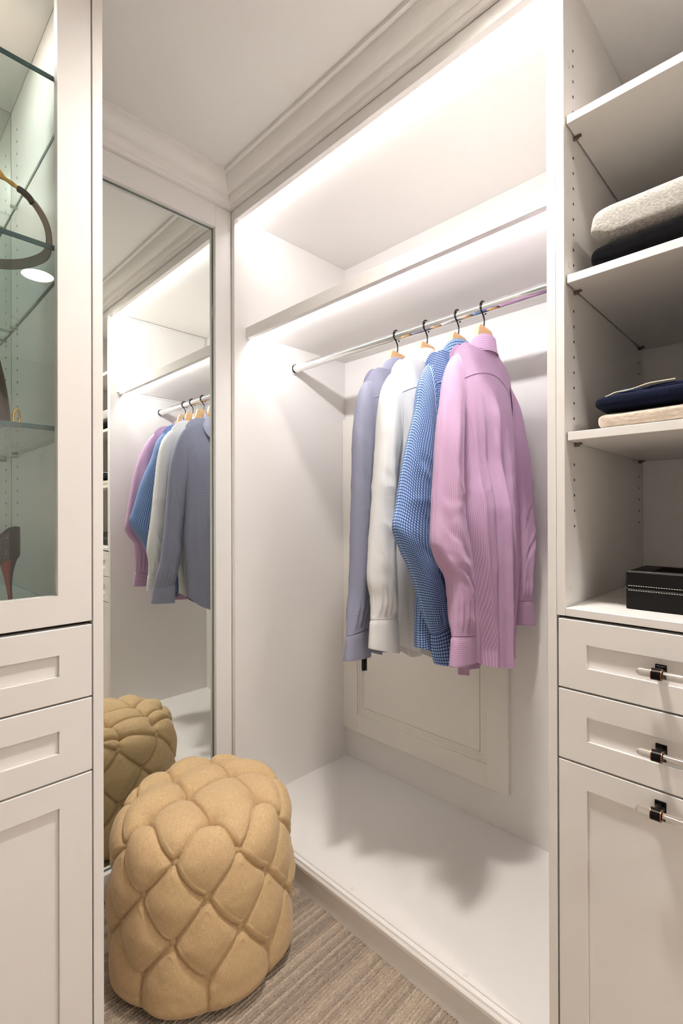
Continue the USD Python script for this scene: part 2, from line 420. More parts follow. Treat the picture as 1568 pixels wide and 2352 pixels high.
# ------------------------------------------------------------------ cabinet fronts shared by both cabinets
ZG = [1.031, .8825, .734]      # drawer joints
def front(axis, face, t, a0, a1, z0, z1, rail, depth=.008):
    """shaker front: flat frame round a recessed panel. axis 'x': face plane x = face, spans y; axis 'y': spans x."""
    def bx(p0, p1, b0, b1, c0, c1, ch=.0012):
        return box(p0, p1, b0, b1, c0, c1, ch) if axis == 'x' else box(b0, b1, p0, p1, c0, c1, ch)
    m = bx(face, face + t, a0, a1, z0, z1)
    hole = plain(face - .02, face + depth, a0 + rail, a1 - rail, z0 + rail * .86, z1 - rail * .86) if axis == 'x' else plain(a0 + rail, a1 - rail, face - .02, face + depth, z0 + rail * .86, z1 - rail * .86)
    pn = bx(face + depth - .001, face + t - .002, a0 + rail, a1 - rail, z0 + rail * .86, z1 - rail * .86)
    return m - hole, bx(face + depth - .0006, face + depth, a0 + rail + .0004, a1 - rail - .0004, z0 + rail * .86 + .0004, z1 - rail * .86 - .0004, .0001)

def pull(thing, under, axis, face, c, z, half=.0755, out=-1):
    """clear acrylic bar on two bronze posts"""
    def P(along, off, zz):
        return (face + out * off, along, zz) if axis == 'x' else (along, face + out * off, zz)
    off = .034
    a = cyl(P(c - half, off, z), P(c + half, off, z), .0072, 40)
    sp1 = m3.Manifold.sphere(.0072, 40).scale([1, 1, 1]).translate(P(c - half, off, z)); sp2 = m3.Manifold.sphere(.0072, 40).translate(P(c + half, off, z))
    thing.part('acrylic_bar', a + sp1 + sp2, M_acrylic, smooth=40, under=under)
    for s in (-1, 1):
        cc = c + s * .0505
        def B(along0, along1, o0, o1, z0, z1, ch=.001):
            p, q = P(along0, o0, z0), P(along1, o1, z1)
            return box(min(p[0], q[0]), max(p[0], q[0]), min(p[1], q[1]), max(p[1], q[1]), z0, z1, ch)
        pl = B(cc - .0092, cc + .0092, 0, .0035, z - .0105, z + .0105)
        pl2 = B(cc - .0078, cc + .0078, .0035, .0055, z - .0088, z + .0088)
        post = cyl(P(cc, .0052, z), P(cc, .030, z), .0078, 28, .0062)
        col = cyl(P(cc - .0085, off, z), P(cc + .0085, off, z), .0104, 40) - cyl(P(cc - .02, off, z), P(cc + .02, off, z), .0074, 40)
        thing.part('bracket', pl + pl2 + (post - cyl(P(cc - .02, off, z), P(cc + .02, off, z), .0074, 40)) + col, M_bronze, smooth=30, under=under)
        rings = None
        for q in (-.0086, .0074):
            rg = cyl(P(cc + q, off, z), P(cc + q + .0010, off, z), .0107, 40) - cyl(P(cc - .02, off, z), P(cc + .02, off, z), .0075, 40)
            rings = rg if rings is None else rings + rg
        thing.part('bracket_ring', rings, M_copper, smooth=30, under=under, label='worn copper-toned ring of the pull bracket')

# ------------------------------------------------------------------ shelf tower on the right
TL, TR = .388, -.070
T = Thing('shelf_tower', (1.36, .16, 0), 'white open-shelf tower over drawers, right of the hanging wardrobe', 'cabinet')
T.part('side_panel', cat(box(A, BK + .013, TL, .4052, 1.0335, 2.428), box(A + .0216, BK + .013, TL, .4052, 0, 1.0333)), M_cab)
T.part('side_panel', cat(box(A, BK + .013, TR - .019, TR, 1.0335, 2.428), box(A + .0216, BK + .013, TR - .019, TR, 0, 1.0333)), M_cab)
T.part('back_panel', box(BK, BK + .013, TR, TL, .05, 2.428), M_cab)
T.part('top_panel', box(A + .02, BK, TR, TL, 2.407, 2.427), M_cab)
T.part('header', box(A, A + .02, TR, TL, 2.388, 2.428), M_cab)
T.part('counter', box(A, BK, TR, TL, 1.0335, 1.0505, .0012), M_cab)
T.part('toe_kick', box(A + .05, A + .066, TR, TL, -.004, .095), M_cab)
T.part('inner_carcass', plain(A + .0204, A + .0214, TR - .018, .4050, .06, 1.0330), M_gap)
for z in (2.0655, 1.7305, 1.4003):
    T.part('shelf', box(A + .0085, BK - .004, TR + .003, TL - .0030, z, z + .0180, .0010), M_cab)
    for x in (1.111, 1.622):
        for y, s in ((TL, -1), (TR, 1)):
            T.part('shelf_pin', cat(cyl((x, y + s * .0002, z - .0045), (x, y + s * .010, z - .0045), .0040, 16), box(x - .0035, x + .0035, min(y + s * .004, y + s * .016), max(y + s * .004, y + s * .016), z - .0045, z - .0008, .0008)), M_steel, smooth=30)
holes = []
for x in (1.1085, 1.6245):
    for z in np.arange(1.120 + .0333 * 3, 2.27, .0333):
        if min(abs(z + .004 - q) for q in (2.0655, 1.7305, 1.4003)) > .02 and not (2.06 < z < 2.09):
            holes.append(disc((x, TL, z), (0, -1, 0), .0030, .0004, 12))
T.part('pin_hole', cat(*holes), M_hole, kind='stuff')
for z in (2.2073, 1.778, 1.3519, 1.0865):
    T.part('screw_cover', disc((1.0845, TL, z), (0, -1, 0), .0072), M_cap, smooth=30)
edges = [ZG[0] - .0018, ZG[1], ZG[2], .102]
for k in range(3):
    z1, z0 = edges[k] - .0018, edges[k + 1] + .0018
    m, pn = front('x', A - .0003, .020, TR - .016, .4020, z0, z1, .0555)
    d = T.part('drawer' if k < 2 else 'cabinet_door', m, M_cab)
    T.part('recessed_panel', pn, M_cab, under=d)
    pull(T, d, 'x', A - .0003 + (.008 if k < 2 else 0), .168, (z0 + z1) / 2 + .0005 if k < 2 else .7070)

# ------------------------------------------------------------------ glass display cabinet on the left
CX0, CX1 = -.125, .3665
C = Thing('display_cabinet', (.12, 1.35, 0), 'white cabinet with glass door, mirrored back and glass shelves over drawers, at left', 'cabinet')
IX, IY = .328, 1.660
C.part('side_panel', box(.3470, CX1, CB, 1.6495, 0, CEIL - .001), M_cab)
C.part('inner_lining', box(IX, .3465, CB + .023, IY - .006, 1.050, 2.396), M_cab)
C.part('side_panel', box(CX0 - .019, CX0, CB, 1.6495, 0, CEIL - .001), M_cab)
C.part('top_panel', box(CX0, IX, CB + .023, IY - .006, 2.396, 2.415), M_cab)
C.part('cornice', box(CX0, .3465, CB, CB + .02, 2.403, CEIL - .001), M_cab)
C.part('bottom_deck', box(CX0, IX, CB + .023, IY - .006, 1.033, 1.050), M_cab)
C.part('carcass', plain(CX0, .3465, CB + .0225, CB + .030, .10, 1.032), M_gap)
C.part('toe_kick', box(CX0, .3465, CB + .05, CB + .066, -.004, .095), M_cab)
C.part('mirror_back', box(CX0, IX, IY - .0055, IY - .0005, 1.050, 2.396, .0004), M_mirror)
C.part('puck_light', m3.Manifold.cylinder(.010, .034, .034, 40).translate([.10, 1.30, 2.3855]), M_strip, smooth=30)
C.part('puck_lens', m3.Manifold.cylinder(.0012, .030, .030, 40).translate([.10, 1.30, 2.3838]), M_puck)
GS = (2.0990, 1.7665, 1.4122)
for z in GS:
    sh = C.part('glass_shelf', plain(CX0 + .002, IX - .002, CB + .0265, IY - .008, z, z + .0095), M_shelfglass)
    C.part('polished_edge', box(CX0 + .002, IX - .002, CB + .0240, CB + .0262, z, z + .0095, .0003), M_glassedge, under=sh, label='dark green front edge of the glass shelf')
    C.part('side_edge', box(IX - .0012, IX - .0004, CB + .0265, IY - .008, z, z + .0095, .0002), M_glassedge2, under=sh)
    for y in (1.13, 1.585):
        C.part('shelf_pin', cat(cyl((IX, y, z - .0045), (IX - .016, y, z - .0045), .0042, 16)), M_clearpin, smooth=30)
holes = [disc((IX, y, z), (-1, 0, 0), .0030, .0004, 12) for y in (1.585,) for z in np.arange(1.18, 2.33, .0333) if min(abs(z - q) for q in GS) > .02]
C.part('pin_hole', cat(*holes), M_hole, kind='stuff')
# door
dx0, dx1, dz0_, dz1_ = CX0 + .002, .3445, 1.0345, 2.400
fr = box(dx0, dx1, CB, CB + .021, dz0_, dz1_, .0012) - plain(dx0 + .058, .2835, CB - .1, CB + .1, 1.0915, dz1_ - .058)
dr = C.part('glass_door', fr, M_cab)
C.part('pane', plain(dx0 + .055, .2860, CB + .0085, CB + .0125, 1.0890, dz1_ - .055), M_doorglass, under=dr)
for k in range(3):
    z1, z0 = edges[k] - .0018, edges[k + 1] + .0018
    m, pn = front('y', CB, .020, dx0, dx1, z0, z1, .0590)
    d = C.part('drawer' if k < 2 else 'cabinet_door', m, M_cab)
    C.part('recessed_panel', pn, M_cab, under=d)
    pull(C, d, 'y', CB + (.008 if k < 2 else 0), .080, (z0 + z1) / 2 if k < 2 else .707, out=-1)

# ------------------------------------------------------------------ tufted ottoman
OC = np.array([.733, 1.294]); OH = .456
def ottoman():
    O = Thing('tufted_ottoman', (*OC, 0), 'round beige linen button-tufted ottoman on the carpet in front of the mirror', 'ottoman')
    # profile from the centre of the top to the bottom edge
    prof = [(0, OH - .006), (.06, OH - .006), (.12, OH - .008), (.170, OH - .012), (.200, OH - .021), (.219, OH - .039), (.2320, OH - .068), (.2400, .335), (.2440, .22), (.2445, .13), (.2425, .06), (.2390, .030), (.2300, .016), (.20, .014)]
    pp = smooth_path(prof, 900)
    d = np.r_[0, np.cumsum(np.linalg.norm(np.diff(pp, axis=0), axis=1))]
    ns, nt = 300, 560
    s = np.linspace(.0015, d[-1], ns)
    r = np.interp(s, d, pp[:, 0]); z = np.interp(s, d, pp[:, 1])
    dr, dz = np.gradient(r, s), np.gradient(z, s)
    nr_, nz_ = -dz, dr
    nl = np.hypot(nr_, nz_); nr_, nz_ = nr_ / nl, nz_ / nl
    th = np.linspace(0, 2 * np.pi, nt, endpoint=False)
    ct, st = np.cos(th), np.sin(th)
    base = np.stack([r[:, None] * ct, r[:, None] * st, np.repeat(z[:, None], nt, 1)], -1)
    nor = np.stack([nr_[:, None] * ct, nr_[:, None] * st, np.repeat(nz_[:, None], nt, 1)], -1)
    def side(az, zz):
        i = np.argmin(np.abs(z - zz) + (z < .02) * 9 + (r < .2) * 9)
        a = math.radians(az); return np.array([r[i] * math.cos(a), r[i] * math.sin(a), z[i]])
    def top(x, y):
        i = np.argmin(np.abs(r - math.hypot(x, y)) + (s > .30) * 9)
        return np.array([x, y, z[i]])
    def pol(rr, az): return rr * math.cos(math.radians(az)), rr * math.sin(math.radians(az))
    zr = (.390, .303, .203, .110)
    rows = []
    for k in range(4):
        rows.append([(221.8 + 40 * j + (0, -20, 0, -20)[k] * 1.0, zr[k]) for j in range(9)])
    N, E = [], []
    idx = {}
    for k in range(4):
        for j in range(9):
            idx[(k, j)] = len(N); N.append(side(*rows[k][j]))
    for k in range(3):
        for j in range(9):
            if k % 2 == 0:   # from unshifted row to shifted row: neighbours at -20 (j) and +20 (j+1)
                E += [(idx[(k, j)], idx[(k + 1, j)]), (idx[(k, j)], idx[(k + 1, (j + 1) % 9)])]
            else:
                E += [(idx[(k, j)], idx[(k + 1, j)]), (idx[(k, j)], idx[(k + 1, (j - 1) % 9)])]
    for j in range(9):
        N.append(side(rows[3][j][0], .022)); E.append((idx[(3, j)], len(N) - 1))
    inner = [(-.058, -.004), (.092, .004), (-.040, .112), (.098, .112)]
    outer = [pol(.178, 185), pol(.156, 245.8), pol(.168, 298), pol(.192, 341), pol(.205, 21), pol(.205, 59), pol(.205, 99), pol(.198, 144)]
    oaz = [185, 245.8, 298, 341, 381, 419, 459, 504]
    i0 = len(N); N += [top(*q) for q in inner]
    o0 = len(N); N += [top(*q) for q in outer]
    E += [(i0, i0 + 1), (i0 + 2, i0 + 3), (i0, i0 + 2), (i0 + 1, i0 + 3), (i0, o0), (i0, o0 + 1), (i0 + 1, o0 + 2), (i0 + 1, o0 + 3), (i0 + 3, o0 + 4), (i0 + 3, o0 + 5), (i0 + 2, o0 + 6), (i0 + 2, o0 + 7)]
    for j in range(9):
        az = rows[0][j][0]
        dd = [((az - a + 180) % 360) - 180 for a in oaz]
        lo = min((x for x in range(8) if dd[x] >= 0), key=lambda x: dd[x]); hi = min((x for x in range(8) if dd[x] < 0), key=lambda x: -dd[x])
        E += [(idx[(0, j)], o0 + lo), (idx[(0, j)], o0 + hi)]
    N = np.array(N)
    flat = base.reshape(-1, 3)
    surf = cKDTree(flat)
    samples, ends = [], []
    for a, b in E:
        q = np.linspace(0, 1, 140)[:, None]
        seg = N[a] * (1 - q) + N[b] * q
        ph = np.arctan2(seg[:, 1], seg[:, 0])
        side_ = (np.hypot(N[a][0], N[a][1]) > .21) and (np.hypot(N[b][0], N[b][1]) > .21)
        if side_:
            a0 = math.atan2(N[a][1], N[a][0]); a1 = a0 + ((math.atan2(N[b][1], N[b][0]) - a0 + math.pi) % (2 * math.pi)) - math.pi
            aa = a0 + (a1 - a0) * q[:, 0]; zz = N[a][2] * (1 - q[:, 0]) + N[b][2] * q[:, 0]
            sag = -0.010 * np.sin(np.pi * q[:, 0]) * np.abs(math.sin(a1 - a0) > 1e-3)
            zz = zz + sag
            rr = np.interp(-zz, -z[z < OH - .02], r[z < OH - .02])
            seg = np.stack([rr * np.cos(aa), rr * np.sin(aa), zz], 1)
        if not side_:
            dd_, ii_ = surf.query(seg, k=8); ww_ = 1 / (dd_ + 1e-4) ** 2
            seg = (flat[ii_] * ww_[..., None]).sum(1) / ww_.sum(1, keepdims=True)
        samples.append(seg)
    S = np.vstack(samples)
    dc = cKDTree(S).query(flat)[0]
    real = np.vstack([N[:36], N[45:]])
    dn = cKDTree(real).query(flat)[0]
    top_n = np.vstack([N[45:]])
    dt = cKDTree(top_n).query(flat)[0]
    from scipy.ndimage import gaussian_filter
    near = cKDTree(S).query(flat)[1]
    up_ = flat[:, 2] - S[near, 2]
    rad_ = np.hypot(flat[:, 0], flat[:, 1]) - np.hypot(S[near, 0], S[near, 1])
    lean = np.where(flat[:, 2] < OH - .05, up_, -rad_) / np.maximum(dc, 1e-4)      # +1: just above the seam (the fat lower lip of a pillow)
    lean = gaussian_filter(np.clip(lean, -1, 1).reshape(ns, nt), 1.5, mode=('nearest', 'wrap')).ravel()
    wid = .0110 - .0050 * np.clip(lean, -1, 1)
    bulge = .0125 * (1 - np.exp(-(dc / wid) ** .95)) + .0085 * (1 - np.exp(-(dc / .046) ** 2))
    pit = -.013 * np.exp(-(dn / .015) ** 1.5) - .018 * np.exp(-(dt / .026) ** 1.4)
    sm = lambda q, k: gaussian_filter(q.reshape(ns, nt), k, mode=('nearest', 'wrap')).ravel()
    bulge = np.where(dc > .016, sm(bulge, 5.0), bulge); bulge = sm(bulge, .6); pit = sm(pit, .7)
    groove = -.0050 * np.exp(-(dc / .0026) ** 2)
    zz = flat[:, 2]
    fade = sstep(zz, .012, .05)
    wr = fb(flat * np.array([26, 26, 26]), 2, 4) * .004
    disp = (bulge + pit + groove + wr) * (0.25 + .75 * fade)
    P = flat + nor.reshape(-1, 3) * disp[:, None]
    # pleats gathered at the bottom buttons
    V = P + np.array([*OC, 0.0])
    V[:, 2] = np.maximum(V[:, 2], .0125)
    f = grid_faces(ns, nt, True)
    n = len(V); V = np.vstack([V, V[:nt].mean(0), [OC[0], OC[1], .0125]])
    cap = [(n, (j + 1) % nt, j) for j in range(nt)] + [(n + 1, (ns - 1) * nt + j, (ns - 1) * nt + (j + 1) % nt) for j in range(nt)]
    fl = np.vstack([f, cap])[:, ::-1]
    TH = np.repeat(th[None], ns, 0).ravel(); tp = (flat[:, 2] > OH - .026) & (np.hypot(flat[:, 0], flat[:, 1]) < .21)
    UV = np.where(tp[:, None], flat[:, :2], np.stack([TH * .24, flat[:, 2]], 1)); UV = np.vstack([UV, [[0, 0], [0, 0]]])
    body = O.part('upholstery', (V, fl), M_linen, smooth=True, uv=UV)
    # buttons on the side nodes
    for k in range(4):
        for j in range(9):
            p = N[idx[(k, j)]]
            az = rows[k][j][0]
            a = math.radians(az)
            nrm = np.array([math.cos(a), math.sin(a), 0.12 if k == 0 else 0.0]); nrm /= np.linalg.norm(nrm)
            if k in (1, 3) and (az % 360) < 210 and (az % 360) > 195 and k == 1:
                pass
            b = trimesh.creation.icosphere(2, 1.0); v = np.array(b.vertices) * np.array([.0098, .0098, .0052])
            Tm = trimesh.geometry.align_vectors([0, 0, 1], nrm)
            v = v @ Tm[:3, :3].T + p + nrm * -.0095 + np.array([*OC, 0])
            O.part('button', (v, np.array(b.faces)), M_linen_btn, smooth=True)
    for az in (48, 138, 228 + 12, 318):
        a = math.radians(az); c = np.array([OC[0] + .196 * math.cos(a), OC[1] + .196 * math.sin(a), 0])
        O.part('foot', m3.Manifold.cylinder(.026, .014, .018, 24).translate([c[0], c[1], -.003]), M_rubber, smooth=30)
def linen(name, src):
    return mat(name, {
        'g': ('geometry', {}), 'tc': ('texture_coordinate', {}),
        'm1': ('mapping', {'mapping_type': 'point', 'scale': (70.0, 1300.0, 1300.0)}), 'n1': ('noise_texture', {'scale': 1.0, 'detail': 2.0}),
        'm2': ('mapping', {'mapping_type': 'point', 'scale': (1300.0, 70.0, 70.0)}), 'n2': ('noise_texture', {'scale': 1.0, 'detail': 2.0}),
        'ad': ('math', {'math_type': 'add'}), 'hf': ('math', {'math_type': 'multiply', 'value2': 0.5}),
        'r': ('rgb_ramp', {'ramp': [(0.36, (0.49, 0.325, 0.165)), (0.5, (0.605, 0.425, 0.230)), (0.64, (0.70, 0.515, 0.305))]}),
        'b': ('bump', {'strength': 0.3, 'distance': 0.0007}),
        'p': ('principled_bsdf', {'roughness': 0.85, 'specular_ior_level': 0.2, 'sheen_weight': 0.2, 'sheen_roughness': 0.4})},
        [(src, 'm1.vector'), ('m1.vector', 'n1.vector'), (src, 'm2.vector'), ('m2.vector', 'n2.vector'),
         ('n1.fac', 'ad.value1'), ('n2.fac', 'ad.value2'), ('ad.value', 'hf.value1'), ('hf.value', 'r.fac'), ('r.color', 'p.base_color'),
         ('hf.value', 'b.height'), ('b.normal', 'p.normal')])
M_linen = linen('linen', 'tc.UV')
M_linen_btn = linen('linen_button', 'g.position')
ottoman()

# ------------------------------------------------------------------ hangers
M_wood = mat('maple', {
    'g': ('texture_coordinate', {}),
    'm': ('mapping', {'mapping_type': 'point', 'scale': (22.0, 200.0, 160.0)}),
    'n': ('noise_texture', {'scale': 1.0, 'detail': 3.0, 'distortion': 0.6}),
    'r': ('rgb_ramp', {'ramp': [(0.3, (0.60, 0.34, 0.155)), (0.55, (0.72, 0.45, 0.235)), (0.75, (0.78, 0.53, 0.30))]}),
    'p': ('principled_bsdf', {'roughness': 0.38})},
    [('g.object', 'm.vector'), ('m.vector', 'n.vector'), ('n.fac', 'r.fac'), ('r.color', 'p.base_color')])
HY = [.735, .823, .942, 1.067]        # hanging planes: pink, blue check, white, grey
hang_labels = ['wooden clothes hanger with black hook inside the pink striped shirt', 'wooden clothes hanger with black hook inside the blue checked shirt',
               'wooden clothes hanger with black hook inside the white shirt', 'wooden clothes hanger with black hook inside the grey-blue shirt']
def first_hanger(y):
    H = Thing('clothes_hanger', (RX, y, RZ), hang_labels[0], 'hanger', 'wooden hangers on the chrome rod')
    up = [(-.030, 1.812), (.034, 1.806), (.046, 1.795), (.056, 1.738), (.085, 1.698), (.13, 1.664), (.165, 1.642), (.178, 1.622), (.178, 1.612)]
    lo = [(.172, 1.606), (.150, 1.622), (.10, 1.662), (.0, 1.722), (-.10, 1.668), (-.155, 1.628), (-.178, 1.612)]
    le = [(-.186, 1.622), (-.180, 1.636), (-.150, 1.668), (-.095, 1.694), (-.056, 1.738), (-.038, 1.800)]
    pts = np.array(up + lo + le)
    cs = m3.CrossSection([pts[::-1].astype(np.float32)]) if False else m3.CrossSection([[tuple(map(float, q)) for q in pts[::-1]]])
    cs = cs.offset(-.003, m3.JoinType.Round).offset(.003, m3.JoinType.Round)
    ex = cs.extrude(.014)
    v, f = vf(ex)
    # bow the arms slightly and set upright
    w = np.stack([RX + v[:, 0], y + (v[:, 2] - .007) + .0 * np.abs(v[:, 0]), v[:, 1]], 1)
    H.part('wooden_body', (w, f[:, ::-1]), M_wood, smooth=25)
    hk = [(.004, 1.790), (.004, 1.820), (.004, 1.838), (-.002, 1.848), (-.012, 1.857), (-.0192, 1.869)]
    for a in np.linspace(165, -55, 16):
        hk.append((.0192 * math.cos(math.radians(a)), RZ + .0005 + .0192 * math.sin(math.radians(a))))
    p = smooth_path([(RX + a, y, b) for a, b in hk], 90)
    H.part('hook', tube(p, .0023, 12), M_black_metal, smooth=True)
    return H
H0 = first_hanger(HY[0])
for k in range(1, 4):
    p = path_for('/World', 'clothes_hanger')
    x = UsdGeom.Xform.Define(stage, p)
    pr = x.GetPrim()
    pr.GetReferences().AddInternalReference(H0.path)
    x.ClearXformOpOrder()
    x.AddTranslateOp().Set(Gf.Vec3d(RX, HY[k], RZ))
    pr.SetInstanceable(True)
    tag(pr, hang_labels[k], 'hanger', 'wooden hangers on the chrome rod')

# ------------------------------------------------------------------ shirts
def cloth(name, nodes, links, bump=.25, rough=.8):
    nd = {'uv': ('texture_coordinate', {}), 'xy': ('separate_xyz', {}),
          'wm': ('mapping', {'mapping_type': 'point', 'scale': (1400.0, 1400.0, 1.0)}), 'wv': ('noise_texture', {'scale': 1.0, 'detail': 1.0}),
          'b': ('bump', {'strength': bump, 'distance': 0.0006}),
          'p': ('principled_bsdf', {'roughness': rough, 'specular_ior_level': 0.25, 'sheen_weight': 0.1}),
          'tl': ('translucent_bsdf', {}), 'mc': ('mix_closure', {'fac': 0.10})}
    nd.update(nodes)
    lk = [('uv.UV', 'xy.vector'), ('uv.UV', 'wm.vector'), ('wm.vector', 'wv.vector'), ('wv.fac', 'b.height'), ('b.normal', 'p.normal'),
          ('p.BSDF', 'mc.closure1'), ('tl.BSDF', 'mc.closure2')] + links
    return mat(name, nd, lk, 'mc.closure')

def stripes(name, coord, period, ramp, bump=.2):
    return cloth(name, {'d': ('math', {'math_type': 'multiply', 'value2': 1.0 / period}), 'f': ('math', {'math_type': 'fraction'}), 'r': ('rgb_ramp', {'ramp': ramp})},
                 [('xy.' + coord, 'd.value1'), ('d.value', 'f.value1'), ('f.value', 'r.fac'), ('r.color', 'p.base_color'), ('r.color', 'tl.color')], bump)
PK, PL, PD = (.585, .365, .565), (.74, .575, .73), (.53, .315, .515)
pink_ramp = [(0, PK), (.30, PK), (.36, PL), (.48, PL), (.54, PK), (.70, PD), (.80, PD), (1, PK)]
M_pink_v = stripes('pink_stripe', 'x', .0043, pink_ramp)
M_pink_h = stripes('pink_stripe_across', 'y', .0046, pink_ramp)

def checks(name):
    f_, lb = (.42, .55, .83), (.30, .43, .74)
    nv = (.016, .035, .125)
    ramp = [(0, (1, 1, 1)), (.52, (1, 1, 1)), (.60, (.60, .68, .86)), (.68, (.05, .085, .20)), (.86, (.05, .085, .20)), (.94, (.60, .68, .86)), (1, (1, 1, 1))]
    return cloth(name, {'d': ('math', {'math_type': 'multiply', 'value2': 1 / .0072}), 'f': ('math', {'math_type': 'fraction'}), 'r': ('rgb_ramp', {'ramp': ramp}),
                        'd2': ('math', {'math_type': 'multiply', 'value2': 1 / .0068}), 'f2': ('math', {'math_type': 'fraction'}), 'r2': ('rgb_ramp', {'ramp': ramp}),
                        'm': ('mix', {'mix_type': 'multiply', 'fac': 1.0}), 'm2': ('mix', {'mix_type': 'multiply', 'fac': 1.0, 'color1': (.39, .54, .71)}),
                        'ml': ('mix', {'mix_type': 'add', 'fac': 1.0, 'color2': nv})},
                 [('xy.x', 'd.value1'), ('d.value', 'f.value1'), ('f.value', 'r.fac'), ('xy.y', 'd2.value1'), ('d2.value', 'f2.value1'), ('f2.value', 'r2.fac'),
                  ('r.color', 'm.color1'), ('r2.color', 'm.color2'), ('m.color', 'm2.color2'), ('m2.color', 'ml.color1'), ('ml.color', 'p.base_color'), ('ml.color', 'tl.color')])
M_blue = checks('blue_check')
M_white = cloth('white_cotton', {'p': ('principled_bsdf', {'base_color': (.80, .80, .80), 'roughness': .75, 'sheen_weight': .1}), 'tl': ('translucent_bsdf', {'color': (.8, .8, .8)})}, [], .12)
G1, G2 = (.345, .350, .455), (.22, .235, .335)
M_grey_v = stripes('grey_blue_pinstripe', 'y', .0026, [(0, G1), (.45, G1), (.6, G2), (.85, G2), (1, G1)], .15)
M_grey_h = stripes('grey_blue_pinstripe_across', 'y', .0030, [(0, G1), (.5, G1), (.65, (.28, .29, .40)), (.85, (.28, .29, .40)), (1, G1)], .15)
M_btn = plainmat('button_shell', (.62, .60, .56), .25)
M_label = plainmat('woven_label', (.80, .80, .76), .8)
M_ink = plainmat('label_ink', (.05, .05, .06), .8)

def pch(pts, t):
    p = np.array(pts, float); return PchipInterpolator(p[:, 0], p[:, 1])(t)

def resample(pts, n):
    p = np.array(pts, float)
    d = np.r_[0, np.cumsum(np.linalg.norm(np.diff(p, axis=0), axis=1))]; d /= d[-1]
    t = np.linspace(0, 1, n)
    return np.stack([PchipInterpolator(d, p[:, k])(t) for k in range(p.shape[1])], 1)

